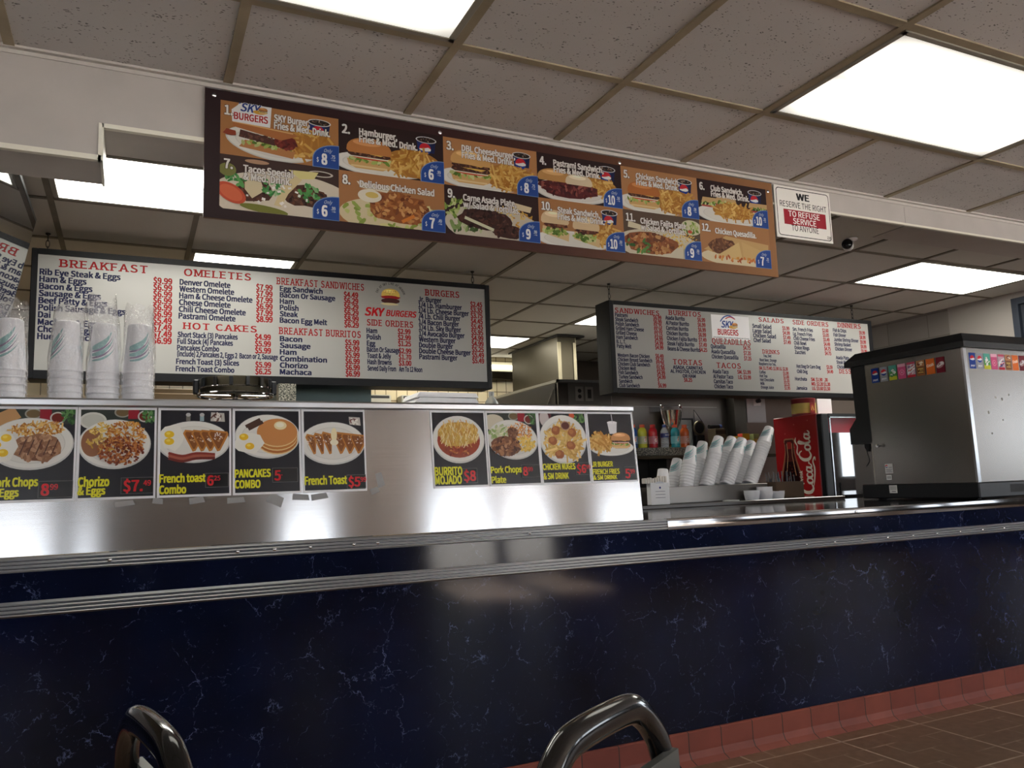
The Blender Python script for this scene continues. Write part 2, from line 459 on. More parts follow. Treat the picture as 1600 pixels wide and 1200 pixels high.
M_HEADTRIM = mat('header_edge_trim', (222, 220, 208), 0.4)
M_PATCH = noisy(mat('smooth_ceiling_panel', (186, 180, 176), 0.8), 4, 0.05)
M_WALL = noisy(mat('painted_wall', (170, 160, 150), 0.8), 3, 0.06)
M_WALLBACK = noisy(mat('dining_wall', (176, 172, 168), 0.8), 3, 0.08)
M_WALLDARK = noisy(mat('unseen_dark_wall', (62, 52, 46), 0.7), 3, 0.1)

def tile_wall():
    m = mat('cream_wall_tile', (222, 206, 168), 0.25); b = bsdf(m)
    t = nd(m, 'ShaderNodeTexBrick', offset=0.0, squash=1.0); lk(m, coords(m, (1, 1, 1), 'UV'), t.inputs['Vector'])
    t.inputs['Color1'].default_value = lin((226, 212, 176)); t.inputs['Color2'].default_value = lin((216, 200, 164)); t.inputs['Mortar'].default_value = lin((120, 106, 84))
    t.inputs['Scale'].default_value = 1.0; t.inputs['Brick Width'].default_value = 0.108; t.inputs['Row Height'].default_value = 0.108; t.inputs['Mortar Size'].default_value = 0.004
    lk(m, t.outputs['Color'], b.inputs['Base Color']); return m
M_TILE = tile_wall()

def quarry():
    m = mat('red_quarry_tile', (150, 72, 56), 0.5); b = bsdf(m)
    t = nd(m, 'ShaderNodeTexBrick', offset=0.0, squash=1.0)
    mp = nd(m, 'ShaderNodeMapping'); tc = nd(m, 'ShaderNodeTexCoord'); lk(m, tc.outputs['UV'], mp.inputs['Vector'])
    mp.inputs['Location'].default_value = (-2.0892+0.0, 0.02, 0); lk(m, mp.outputs[0], t.inputs['Vector'])
    t.inputs['Color1'].default_value = lin((152, 78, 62)); t.inputs['Color2'].default_value = lin((134, 64, 52)); t.inputs['Mortar'].default_value = lin((62, 46, 42))
    t.inputs['Scale'].default_value = 1.0; t.inputs['Brick Width'].default_value = 0.15645; t.inputs['Row Height'].default_value = 1.0; t.inputs['Mortar Size'].default_value = 0.0022
    n = nd(m, 'ShaderNodeTexNoise', i_Scale=9.0, i_Detail=5.0); lk(m, coords(m), n.inputs['Vector'])
    mx = nd(m, 'ShaderNodeMix', data_type='RGBA', blend_type='MULTIPLY'); mx.inputs[0].default_value = 0.5
    lk(m, t.outputs['Color'], mx.inputs[6]); lk(m, ramp(m, n.outputs['Fac'], [(0.3, (0.6, 0.6, 0.62)), (0.7, (1, 1, 1))]), mx.inputs[7])
    lk(m, mx.outputs[2], b.inputs['Base Color']); return m
M_QUARRY = quarry()

def floor_mat():
    m = mat('brown_floor_tile', (96, 78, 62), 0.38); b = bsdf(m)
    def grid(w_, h_, loc, off, ms, c1, c2, mort):
        t = nd(m, 'ShaderNodeTexBrick', offset=off, squash=1.0)
        mp = nd(m, 'ShaderNodeMapping'); tc = nd(m, 'ShaderNodeTexCoord'); lk(m, tc.outputs['Object'], mp.inputs['Vector'])
        mp.inputs['Location'].default_value = loc; lk(m, mp.outputs[0], t.inputs['Vector'])
        t.inputs['Color1'].default_value = c1; t.inputs['Color2'].default_value = c2; t.inputs['Mortar'].default_value = mort
        t.inputs['Scale'].default_value = 1.0; t.inputs['Brick Width'].default_value = w_; t.inputs['Row Height'].default_value = h_; t.inputs['Mortar Size'].default_value = ms
        return t
    A = grid(0.46, 0.46, (0.13, 0.105, 0), 0.0, 0.0048, lin((158, 130, 107)), lin((142, 116, 95)), lin((226, 212, 194)))
    B = grid(0.23, 0.115, (0.13, 0.105, 0), 0.5, 0.0035, (1, 1, 1, 1), (0.86, 0.86, 0.86, 1), lin((232, 226, 216)))
    B2 = grid(0.23, 0.115, (0.13, 0.105, 0), 0.5, 0.0036, (0, 0, 0, 1), (0, 0, 0, 1), (1, 1, 1, 1))
    n = nd(m, 'ShaderNodeTexNoise', i_Scale=7.0, i_Detail=6.0); lk(m, coords(m), n.inputs['Vector'])
    gate = ramp(m, n.outputs['Fac'], [(0.44, (0, 0, 0)), (0.56, (0.8, 0.8, 0.8))])
    x = nd(m, 'ShaderNodeMath', operation='MULTIPLY'); lk(m, B2.outputs['Color'], x.inputs[0]); lk(m, gate, x.inputs[1])
    mx = nd(m, 'ShaderNodeMix', data_type='RGBA'); lk(m, x.outputs[0], mx.inputs[0]); lk(m, A.outputs['Color'], mx.inputs[6]); mx.inputs[7].default_value = lin((196, 176, 156))
    n2 = nd(m, 'ShaderNodeTexNoise', i_Scale=26.0, i_Detail=6.0); lk(m, coords(m), n2.inputs['Vector'])
    mu = nd(m, 'ShaderNodeMix', data_type='RGBA', blend_type='MULTIPLY'); mu.inputs[0].default_value = 0.6
    lk(m, mx.outputs[2], mu.inputs[6]); lk(m, ramp(m, n2.outputs['Fac'], [(0.3, (0.62, 0.6, 0.58)), (0.7, (1, 1, 1))]), mu.inputs[7])
    lk(m, mu.outputs[2], b.inputs['Base Color']); return m
M_FLOOR = floor_mat()

def lamp_mat(name, strength, col, axis='X', edge=0.13):
    """lit prismatic diffuser: brightest along its two tubes"""
    m = bpy.data.materials.new(name); m.use_nodes = True; b = m.node_tree.nodes['Principled BSDF']
    b.inputs['Base Color'].default_value = (0.9, 0.9, 0.88, 1); b.inputs['Roughness'].default_value = 0.4
    co = coords(m); sp = nd(m, 'ShaderNodeSeparateXYZ'); lk(m, co, sp.inputs[0])
    along, across = (sp.outputs[0], sp.outputs[1]) if axis == 'X' else (sp.outputs[1], sp.outputs[0])
    aa = nd(m, 'ShaderNodeMath', operation='ABSOLUTE'); lk(m, across, aa.inputs[0])
    d = nd(m, 'ShaderNodeMath', operation='SUBTRACT'); lk(m, aa.outputs[0], d.inputs[0]); d.inputs[1].default_value = 0.12
    ad = nd(m, 'ShaderNodeMath', operation='ABSOLUTE'); lk(m, d.outputs[0], ad.inputs[0])
    r1 = nd(m, 'ShaderNodeMapRange', interpolation_type='SMOOTHSTEP'); r1.inputs['From Min'].default_value = 0.03; r1.inputs['From Max'].default_value = 0.19
    r1.inputs['To Min'].default_value = 1.0; r1.inputs['To Max'].default_value = edge; lk(m, ad.outputs[0], r1.inputs['Value'])
    al = nd(m, 'ShaderNodeMath', operation='ABSOLUTE'); lk(m, along, al.inputs[0])
    r2_ = nd(m, 'ShaderNodeMapRange', interpolation_type='SMOOTHSTEP'); r2_.inputs['From Min'].default_value = 0.46; r2_.inputs['From Max'].default_value = 0.60
    r2_.inputs['To Min'].default_value = 1.0; r2_.inputs['To Max'].default_value = 0.5; lk(m, al.outputs[0], r2_.inputs['Value'])
    x = nd(m, 'ShaderNodeMath', operation='MULTIPLY'); lk(m, r1.outputs[0], x.inputs[0]); lk(m, r2_.outputs[0], x.inputs[1])
    y = nd(m, 'ShaderNodeMath', operation='MULTIPLY'); lk(m, x.outputs[0], y.inputs[0]); y.inputs[1].default_value = strength
    b.inputs['Emission Color'].default_value = lin(col); lk(m, y.outputs[0], b.inputs['Emission Strength'])
    return m
M_LAMP = lamp_mat('lit_diffuser', 1.7, (255, 252, 240), 'X', 0.16)
M_LAMPK = lamp_mat('lit_diffuser_kitchen', 13.0, (255, 252, 240))
M_LAMPY = lamp_mat('lit_diffuser_long', 13.0, (255, 252, 240), 'Y')
M_REFLGLOW = mat('reflection_glow', (255, 255, 250), 0.4); bsdf(M_REFLGLOW).inputs['Emission Color'].default_value = lin((255, 250, 232)); bsdf(M_REFLGLOW).inputs['Emission Strength'].default_value = 3.0  # glow in place of a bright reflection on the hood lip

def film_mat():
    m = bpy.data.materials.new('clear_film'); m.use_nodes = True; nt = m.node_tree
    nt.nodes.remove(nt.nodes['Principled BSDF']); out = nt.nodes['Material Output']
    tr = nd(m, 'ShaderNodeBsdfTransparent'); tr.inputs[0].default_value = (0.97, 0.97, 0.98, 1)
    gl = nd(m, 'ShaderNodeBsdfGlossy'); gl.inputs['Roughness'].default_value = 0.12; gl.inputs['Color'].default_value = (1, 1, 1, 1)
    df = nd(m, 'ShaderNodeBsdfDiffuse'); df.inputs[0].default_value = (0.9, 0.9, 0.92, 1)
    n = nd(m, 'ShaderNodeTexNoise', i_Scale=28.0, i_Detail=4.0, i_Roughness=0.6); lk(m, coords(m, (1, 1, 0.45)), n.inputs['Vector'])
    bp = nd(m, 'ShaderNodeBump'); bp.inputs['Strength'].default_value = 0.9; bp.inputs['Distance'].default_value = 0.02
    lk(m, n.outputs['Fac'], bp.inputs['Height']); lk(m, bp.outputs[0], gl.inputs['Normal'])
    lw = nd(m, 'ShaderNodeLayerWeight'); lw.inputs['Blend'].default_value = 0.25; lk(m, bp.outputs[0], lw.inputs['Normal'])
    r = nd(m, 'ShaderNodeMapRange'); r.inputs['To Min'].default_value = 0.08; r.inputs['To Max'].default_value = 0.75; lk(m, lw.outputs['Facing'], r.inputs['Value'])
    m1 = nd(m, 'ShaderNodeMixShader'); m1.inputs[0].default_value = 0.08; lk(m, tr.outputs[0], m1.inputs[1]); lk(m, df.outputs[0], m1.inputs[2])
    m2 = nd(m, 'ShaderNodeMixShader'); lk(m, r.outputs[0], m2.inputs[0]); lk(m, m1.outputs[0], m2.inputs[1]); lk(m, gl.outputs[0], m2.inputs[2])
    lk(m, m2.outputs[0], out.inputs[0]); return m
M_FILM = film_mat()
def glass_mat(name, tint, ior=1.33, rough=0.02):
    return mat(name, tint, rough, 0.0, Transmission_Weight=1.0, IOR=ior)
# ------------------------------------------------------------------ the room
ZC = 2.417                       # ceiling height of dining room and kitchen
GX, GY = 0.866, -0.503           # one node of the 0.61 m ceiling grid
XL, XR, XK = -5.0, 11.5, 6.10    # dining room left and right ends, kitchen right wall
YB = 4.90                        # kitchen back wall
b = MB(); b.box(XL, XR, BACKY, YB, -0.1, 0); struct(b.build('floor', M_FLOOR, smooth=False))
b = MB(); b.box(XL, XR, BACKY, 0.0, ZC, ZC+0.08); b.mi = 1; b.box(XL, XR, 0.0, YB, ZC, ZC+0.08)
struct(b.build('ceiling', [M_CEIL, M_CEILK], smooth=False))
b = MB(); b.box(-30, 40, -40, BACKY-0.12, -0.3, -0.06); struct(b.build('pavement_outside', mat('sunlit_pavement', (176, 172, 166), 0.9), smooth=False))
b = MB()
for (x0, x1) in ((-8.0, 2.95), (5.0, 14.0)): b.box(x0, x1, BACKY-2.6, BACKY-0.13, 2.30, 2.36)  # unseen slabs, added to keep sun off the floor beside the door
struct(b.build('added_sun_blocker', M_WALL, smooth=False))
# metal grid that carries the tiles
b = MB(); tw = 0.0145
LIGHTS = [(-0.354, 0.866, -1.113, -0.503), (2.086, 3.306, -1.113, -0.503)]
i0, i1 = int((XL-GX)/0.61), int((XR-GX)/0.61)
for i in range(i0, i1+1):
    x = GX+0.61*i; b.box(x-tw, x+tw, BACKY, -0.005, ZC-0.006, ZC+0.001)
for j in range(-9, 1):
    y = GY+0.61*j
    if y > BACKY: b.box(XL, XR, y-tw, y+tw, ZC-0.0055, ZC+0.001)
struct(b.build('trim_1', M_TBAR, smooth=False))
b = MB(); tw = 0.0125
for i in range(i0, int((XK-GX)/0.61)+1):
    x = GX+0.61*i; b.box(x-tw, x+tw, 0.48 if x > 3.4 else 0.03, YB, ZC-0.006, ZC+0.001)
for j in range(1, 9):
    y = GY+0.61*j; b.box(XL, XK, y-tw, y+tw, ZC-0.0055, ZC+0.001)
struct(b.build('trim_2', M_TBARK, smooth=False))
b = MB(); b.box(3.80, XK, 0.012, 0.48, ZC-0.005, ZC+0.001); b.box(3.45, 3.77, 0.012, 0.30, ZC-0.005, ZC+0.001)
struct(b.build('trim_3', M_PATCH, smooth=False))
# header over the counter: deep and low on the left, a step up behind the banner, shallow on the right
b = MB()
b.prism([(XL, 0, 2.107), (-0.105, 0, 2.107), (-0.105, 0, 2.212), (0.9, 0, 2.212), (0.9, 0, ZC), (XL, 0, ZC)], (0, 0.225, 0))
b.box(0.9, XR, 0.0, 0.02, 2.300, ZC)
b.box(3.455, 3.463, -0.0015, 0.001, 2.300, ZC-0.03)
struct(b.build('wall_header', M_HEADER, smooth=False))
b = MB()
b.box(XL, -0.105, -0.006, 0.012, 2.100, 2.116); b.box(-0.114, -0.100, -0.006, 0.012, 2.100, 2.219); b.box(-0.105, 0.9, -0.006, 0.012, 2.205, 2.219)
b.box(-0.108, -0.100, 0.0, 0.225, 2.100, 2.212); b.box(0.9, XR, -0.004, 0.012, 2.294, 2.304)
struct(b.build('trim_4', M_HEADTRIM, smooth=False))
b = MB(); b.box(XL, XR, -0.020, -0.0005, ZC-0.0075, ZC); b.box(XL, XR, -0.004, -0.0005, ZC-0.020, ZC)
struct(b.build('trim_5', mat('wall_angle', (186, 182, 178), 0.5), smooth=False))
# wall behind the camera with window openings, below the sills an added dark band for the laminate to mirror
b = MB(); xs = XL
def wall_piece(x0, x1, z0, z1):
    if z0 < 0.93 < z1: wall_piece(x0, x1, z0, 0.93); wall_piece(x0, x1, 0.93, z1); return
    b.mi = 1 if z1 <= 0.95 else 0; b.box(x0, x1, BACKY-0.12, BACKY, z0, z1)
for (x0, x1, z0, z1) in WINDOWS:
    wall_piece(xs, x0, 0, ZC)
    if z0 > 0.01: wall_piece(x0, x1, 0, z0)
    wall_piece(x0, x1, z1, ZC); xs = x1
wall_piece(xs, XR, 0, ZC)
struct(b.build('wall_back', [M_WALLBACK, M_WALLDARK], smooth=False))
for k, (x0, x1, z0, z1) in enumerate(WINDOWS):
    b = MB(); t = 0.045
    b.box(x0, x0+t, BACKY-0.06, BACKY, z0, z1); b.box(x1-t, x1, BACKY-0.06, BACKY, z0, z1); b.box(x0, x1, BACKY-0.06, BACKY, z0, z0+t); b.box(x0, x1, BACKY-0.06, BACKY, z1-t, z1)
    if x1-x0 > 1.5: b.box((x0+x1)/2-t/2, (x0+x1)/2+t/2, BACKY-0.06, BACKY, z0, z1)
    if z0 < 0.1: b.box(x0, x1, BACKY-0.06, BACKY, 0.95, 1.05)
    struct(b.build('window_%d' % (k+1), M_DARKMETAL, smooth=False))
b = MB(); b.box(XL-0.1, XL, BACKY, YB, 0, ZC); struct(b.build('wall_left', M_WALL, smooth=False))
b = MB(); ys = BACKY
for (y0, y1, z0, z1) in SIDEWIN:
    b.box(XR, XR+0.1, ys, y0, 0, ZC); b.box(XR, XR+0.1, y0, y1, 0, z0); b.box(XR, XR+0.1, y0, y1, z1, ZC); ys = y1
b.box(XR, XR+0.1, ys, 0.0, 0, ZC); struct(b.build('wall_right', M_WALLDARK, smooth=False))
for k, (y0, y1, z0, z1) in enumerate(SIDEWIN):
    b = MB(); t = 0.045
    for q in ((y0, y0+t, z0, z1), (y1-t, y1, z0, z1), (y0, y1, z0, z0+t), (y0, y1, z1-t, z1)): b.box(XR, XR+0.06, *q)
    struct(b.build('window_%d' % (k+20), M_DARKMETAL, smooth=False))
# kitchen right wall of wide panels, dark doorway
M_PANELWALL = mat('kitchen_wall_panel', (156, 146, 136), 0.7)
def panel_wall():
    m = M_PANELWALL; t = nd(m, 'ShaderNodeTexBrick', offset=0.5, squash=1.0); lk(m, coords(m, (1, 1, 1), 'UV'), t.inputs['Vector'])
    t.inputs['Color1'].default_value = lin((132, 126, 121)); t.inputs['Color2'].default_value = lin((124, 118, 114)); t.inputs['Mortar'].default_value = lin((104, 97, 92))
    t.inputs['Brick Width'].default_value = 0.40; t.inputs['Row Height'].default_value = 0.2; t.inputs['Mortar Size'].default_value = 0.004; t.inputs['Scale'].default_value = 1.0
    lk(m, t.outputs['Color'], bsdf(m).inputs['Base Color'])
panel_wall()
b = MB(); b.box(XK, XK+0.1, 1.70, YB, 0, ZC); struct(b.build('wall_kitchen_right', M_PANELWALL, smooth=False))
b = MB(); b.box(XK-0.008, XK+0.1, 1.16, 1.70, 0, ZC); b.box(XK, XK+0.1, 0.02, 0.30, 0, ZC); b.box(XK, XK+0.1, 0.3, 1.16, 2.36, ZC)
struct(b.build('wall_kitchen_pier', mat('smooth_pier', (146, 140, 136), 0.7), smooth=False))
b = MB(); b.box(XK+0.02, XK+0.06, 0.34, 1.12, 0, 2.32); b.mi = 1; b.box(XK-0.012, XK+0.08, 1.12, 1.17, 0, 2.37); b.box(XK-0.012, XK+0.08, 0.29, 0.34, 0, 2.37); b.box(XK-0.012, XK+0.08, 0.34, 1.12, 2.32, 2.37)
struct(b.build('door_1', [mat('door_blue', (30, 36, 48), 0.5), mat('door_frame_blue', (34, 42, 56), 0.5)], smooth=False))
b = MB(); b.box(XL, 3.72, YB, YB+0.1, 0, ZC); struct(b.build('wall_kitchen_back', M_TILE, smooth=False))
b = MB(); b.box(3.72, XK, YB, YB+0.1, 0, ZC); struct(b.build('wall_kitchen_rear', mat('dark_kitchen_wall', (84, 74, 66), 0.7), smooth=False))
# steel-clad partition behind the drinks counter (front face y = 2.6)
b = MB(); b.box(2.875, 4.46, 2.60, 3.80, 0, 1.853)
struct(b.build('wall_partition', M_STEELWALL, smooth=False))
b = MB(); b.box(2.868, 4.46, 2.592, 2.61, 1.838, 1.858); b.box(2.868, 2.885, 2.592, 3.80, 1.838, 1.858); b.box(3.338, 3.344, 2.595, 2.60, 0.9, 1.838)
b.box(3.344, 4.36, 2.594, 2.60, 1.66, 1.664)
struct(b.build('trim_6', mat('steel_edge', (170, 168, 164), 0.3, 1.0), smooth=False))
b = MB(); b.box(4.46, 4.58, 2.50, 2.60, 0, ZC-0.01); struct(b.build('wall_partition_post', mat('post_steel', (84, 80, 74), 0.4, 0.8), smooth=False))
b = MB(); b.box(4.58, XK, 2.52, 2.60, 0, 1.95); struct(b.build('wall_niche', noisy(mat('taupe_wall', (128, 116, 108), 0.7), 4, 0.06), smooth=False))
# quarry tile cove base
b = MB()
b.prism([(XL, 0, 0), (XL, -0.03, 0), (XL, -0.026, 0.006), (XL, -0.016, 0.02), (XL, -0.011, 0.045), (XL, -0.011, 0.116), (XL, -0.007, 0.121), (XL, 0, 0.121)], (XR-XL, 0, 0))
struct(b.build('baseboard_front', M_QUARRY, smooth=False))

# ------------------------------------------------------------------ the service counter
cn = thing('service_counter', 'long customer counter faced in dark blue marbled laminate with aluminium rails', 'counter', (2.0, 0, 0))
XC = 9.0
b = MB(); b.box(XL, XC, 0.0, 0.03, 0.121, 0.763); b.build('front_panel', M_LAM, cn, False, True)
b = MB(); b.box(XL, XC, 0.0, 0.03, 0.805, 0.884); b.build('upper_band', M_LAM, cn, False, True)
def ribbed(x0, x1, z0, z1, n=4):
    """extruded moulding with rounded ribs and dark bars for the shade between them"""
    pts = [(x0, 0.0, z0), (x0, -0.005, z0)]
    h = (z1-z0)/n
    for i in range(n):
        for k in range(7):
            a = PI*k/6; pts.append((x0, -0.006-0.0045*math.sin(a), z0+h*(i+0.14)+h*0.72*k/6))
    pts += [(x0, -0.005, z1), (x0, 0, z1)]
    q = MB(); q.prism(pts, (x1-x0, 0, 0)); q.mi = 1
    for i in range(1, n): q.box(x0, x1, -0.0075, -0.004, z0+h*i-.0011, z0+h*i+.0011)  # dark bars put in as the shade between ribs
    return q
M_RIB = [mat('rail_aluminium', (206, 209, 214), 0.3, 1.0), mat('rail_groove_shade', (46, 48, 56), 0.6)]
def screw(x, z, parent):
    q = MB(); q.lathe([(0.0055, -0.006), (0.0055, 0.002), (0.003, 0.0036), (0, 0.0038)], (x, -0.0108, z), 8, Matrix.Rotation(PI/2, 3, 'X'))
    q.build('screw', M_CHROME, parent, True, True)
r = ribbed(XL, XC, 0.763, 0.805).build('lower_rail', M_RIB, cn, True, True)
for k in range(16): screw(2.62+0.165*k, 0.784, r)
r = ribbed(XL, 1.905, 0.884, 0.925).build('upper_rail', M_RIB, cn, True, True)
for x in (-0.05, 0.30, 0.41, 0.52, 0.66, 0.74, 1.30): screw(x, 0.9045, r)
r = ribbed(4.13, XC, 0.884, 0.925).build('upper_rail', M_RIB, cn, True, True)
b = MB(); b.box(1.905, 4.13, -0.010, 0.02, 0.882, 0.926, 0.003, 2); e = b.build('edge_strip', M_STEELTOP, cn, True, True)
screw(2.93, 0.908, e)
b = MB(); b.box(1.84, XC, 0.0, 1.04, 0.884, 0.9255); b.build('worktop', M_STEELTOP, cn, False, True)
b = MB(); b.box(XL, XC, 0.03, 0.06, 0.02, 0.884); b.build('carcass', M_DARK, cn, False, True)

# ------------------------------------------------------------------ steel guard with the pass shelf behind
sg = thing('splash_guard', 'tall brushed steel guard on the counter carrying the taped food posters', 'guard', (0.5, 0.03, 0.9255))
ZT = 1.352
def gy(z): return 0.060-0.040*(ZT-z)/(ZT-0.926)        # the sheet leans back slightly
b = MB(); b.prism([(XL, gy(0.926), 0.926), (XL, gy(ZT), ZT), (XL, gy(ZT)+0.012, ZT), (XL, gy(0.926)+0.012, 0.926)], (1.810-XL, 0, 0))
b.build('front_sheet', M_STEEL, sg, False, True)
b = MB(); b.prism([(XL, 0.052, 1.352), (XL, 0.046, 1.357), (XL, 0.046, 1.372), (XL, 0.052, 1.378), (XL, 0.50, 1.378), (XL, 0.50, 1.352)], (1.812-XL, 0, 0))
b.build('pass_shelf', steel('shelf_steel', (196, 196, 198), 0.3, 0.5, 0.04), sg, False, True)
b = MB(); b.prism([(1.800, gy(0.926)+0.001, 0.926), (1.800, 0.061, 1.375), (1.800, 0.50, 1.375), (1.800, 0.50, 0.926)], (0.014, 0, 0)); b.build('end_panel', M_STEEL, sg, False, True)
b = MB()
for (x, z, w_, h_, t) in ((-0.015, 1.062, .055, .016, .1), (0.075, 1.066, .03, .018, -.2), (0.185, 1.064, .045, .02, .1), (0.30, 1.060, .055, .018, .02), (0.42, 1.056, .05, .034, -.5), (0.50, 1.062, .055, .02, -.1), (0.56, 1.062, .055, .02, .1), (0.745, 1.075, .03, .02, .3), (0.765, 1.11, .025, .05, .2)):
    c, s = math.cos(t), math.sin(t); y = -0.0012
    P = [(x+c*a-s*d, z+s*a+c*d) for a, d in ((-w_/2, -h_/2), (w_/2, -h_/2*0.8), (w_/2*0.8, h_/2), (-w_/2, h_/2))]
    b.prism([(p[0], gy(p[1])-0.0008, p[1]) for p in P], (0, 0.0007, 0))
b.build('tape_remnant', mat('old_tape', (150, 150, 150), 0.5, 0.3), sg, False, True, angle=30)['kind'] = 'stuff'
#PART3
# ------------------------------------------------------------------ recessed ceiling lights
def ceiling_light(cx, cy, lx, ly, label):
    lamp = M_LAMPY if ly > lx else M_LAMPK if cy > 0 else M_LAMP
    t = thing('ceiling_light', label, 'ceiling light', (cx, cy, ZC), 0, 'recessed fluorescent ceiling lights')
    b = MB(); f = 0.022
    for (x0, x1, y0, y1) in ((-lx/2, lx/2, -ly/2, -ly/2+f), (-lx/2, lx/2, ly/2-f, ly/2), (-lx/2, -lx/2+f, -ly/2, ly/2), (lx/2-f, lx/2, -ly/2, ly/2)):
        b.box(x0, x1, y0, y1, -0.009, -0.002, 0.002)
    b.build('frame', M_LFRAME, t, False)
    b = MB(); b.box(-lx/2+f, lx/2-f, -ly/2+f, ly/2-f, -0.007, -0.001)
    b.build('diffuser', lamp, t, False)
    return t
M_LFRAME = mat('light_frame', (140, 136, 126), 0.5)
ceiling_light(0.256, -0.808, 1.19, 0.58, 'fluorescent ceiling light over the dining side, above the wide brown food banner')
ceiling_light(2.696+0.0, -0.808, 1.19, 0.58, 'fluorescent ceiling light over the dining side, above the refuse service sign')
ceiling_light(0.256, 1.022, 1.19, 0.58, 'fluorescent ceiling light in the kitchen seen under the stepped header')
ceiling_light(5.136, 1.022, 1.19, 0.58, 'fluorescent ceiling light in the kitchen above the drink dispenser')
ceiling_light(0.561, 2.547, 0.58, 1.19, 'lengthwise ceiling light just above the breakfast menu board')
ceiling_light(3.916, 2.852, 1.19, 0.58, 'ceiling light half hidden behind the top left corner of the sandwich menu board')
ceiling_light(2.696, 4.072, 1.19, 0.58, 'ceiling light far back in the kitchen beside the steel exhaust duct')

# ------------------------------------------------------------------ picture kit: food printed on the banner and posters
TAN = [(196, 142, 60), (214, 166, 84), (182, 124, 48), (226, 184, 104)]
def fries(p, cx, cy, rx, ry, n, l, ang=None):
    p.ell(cx, cy, rx, ry*0.95, (176, 120, 50)); p.scatter(cx, cy, rx*0.92, ry*0.9, n, TAN, l, l*0.17, ang, 0.7)
def plate(p, cx, cy, rx, ry, rot=0.0):
    p.ell(cx, cy, rx, ry, (206, 206, 204), rot, 40); p.ell(cx, cy+ry*0.03, rx*0.97, ry*0.95, (232, 231, 226), rot, 40)
    p.ell(cx, cy, rx*0.80, ry*0.76, (212, 211, 206), rot, 36); p.ell(cx, cy, rx*0.775, ry*0.73, (226, 224, 218), rot, 36)
def meat(p, cx, cy, rx, ry, n, s, cols=((92, 46, 34), (120, 66, 46), (70, 34, 28), (146, 92, 62))):
    p.blob(cx, cy, rx, ry, cols[0], 0, 16, 0.12); p.scatter(cx, cy, rx*0.92, ry*0.9, n, list(cols), s, s*0.55, None, 0.3, True)
def green(p, cx, cy, rx, ry, n, s, cols=((120, 150, 60), (164, 186, 96), (90, 122, 46), (196, 206, 140))):
    p.scatter(cx, cy, rx, ry, n, list(cols), s, s*0.5, None, 0.3, True)
def bun_top(p, cx, cy, rx, h, c=(190, 124, 62)):
    P = [(cx-rx, cy)]+[(cx-rx*math.cos(PI*i/14), cy+h*math.sin(PI*i/14)**0.75) for i in range(1, 14)]+[(cx+rx, cy), (cx+rx*0.9, cy-h*0.16), (cx-rx*0.9, cy-h*0.16)]
    p.poly(P, c)
    p.ell(cx-rx*0.1, cy+h*0.62, rx*0.62, h*0.22, tuple(min(255, v+34) for v in c)); p.ell(cx-rx*0.15, cy+h*0.72, rx*0.32, h*0.10, tuple(min(255, v+58) for v in c))
def burger(p, cx, cy, s, top=(192, 126, 66), patties=1, extra=None):
    P = [(cx-s*.98, cy), (cx-s*.9, cy-s*.28), (cx-s*.6, cy-s*.4), (cx+s*.6, cy-s*.4), (cx+s*.92, cy-s*.26), (cx+s*.98, cy)]
    p.poly(P, (214, 170, 110)); p.strip([(cx-s*.8, cy-s*.3), (cx+s*.8, cy-s*.3)], s*.08, (236, 206, 152))
    green(p, cx, cy+s*.02, s*1.0, s*.09, 26, s*.3); p.blob(cx+s*.05, cy+s*.1, s*.82, s*.08, (206, 88, 58), 0, 12, .1)
    p.strip([(cx-s*.85, cy+s*.13), (cx+s*.85, cy+s*.12)], s*.06, (240, 232, 214))
    y = cy+s*.22
    for k in range(patties):
        P = [(cx-s*.95+rnd.uniform(-.03, .03)*s, y), (cx-s*.9, y+s*.14), (cx+s*.9, y+s*.13), (cx+s*.97, y-s*.01), (cx+s*.8, y-s*.08), (cx-s*.8, y-s*.08)]
        p.poly(P, (74, 42, 32)); p.scatter(cx, y+s*.02, s*.85, s*.07, 22, [(104, 64, 46), (56, 30, 24), (128, 84, 60)], s*.14, s*.07, None, .3, True)
        p.poly([(cx-s*.7, y+s*.14), (cx+s*.8, y+s*.14), (cx+s*.5, y+s*.02)], (236, 190, 92) if k == 0 else (228, 176, 80)); y += s*.2
    bun_top(p, cx, y-s*.03, s, s*.62, top)
def soda(p, x, y, wd, h, cup=(30, 48, 112)):
    p.poly([(x-wd*.42, y), (x+wd*.42, y), (x+wd*.5, y+h), (x-wd*.5, y+h)], cup); p.poly([(x+wd*.2, y), (x+wd*.42, y), (x+wd*.5, y+h), (x+wd*.26, y+h)], tuple(int(v*.72) for v in cup))
    p.ell(x, y+h, wd*.54, wd*.17, (220, 222, 226)); p.ell(x, y+h, wd*.48, wd*.135, (44, 30, 26)); p.scatter(x, y+h, wd*.36, wd*.09, 12, [(96, 74, 62), (150, 128, 112), (30, 22, 20)], wd*.16, wd*.08, None, .3, True)
    r = wd*.3; globe(p, x-wd*.06, y+h*.28, r)
def globe(p, cx, cy, r):
    """round soft drink emblem: red above, white wave, blue below"""
    p.ell(cx, cy, r, r, (236, 238, 242), 0, 26)
    a = [(cx+r*math.cos(t), cy+r*math.sin(t)) for t in [PI*(0.02+0.98*i/16) for i in range(17)]]
    p.poly(a[::-1] and a+[(cx-r*.45, cy+r*.02), (cx+r*.1, cy+r*.16), (cx+r*.55, cy+r*.3)], (206, 38, 52))
    a = [(cx+r*math.cos(t), cy+r*math.sin(t)) for t in [PI*(1.06+0.86*i/16) for i in range(17)]]
    p.poly(a+[(cx+r*.3, cy-r*.42), (cx-r*.35, cy-r*.38)], (24, 62, 150))
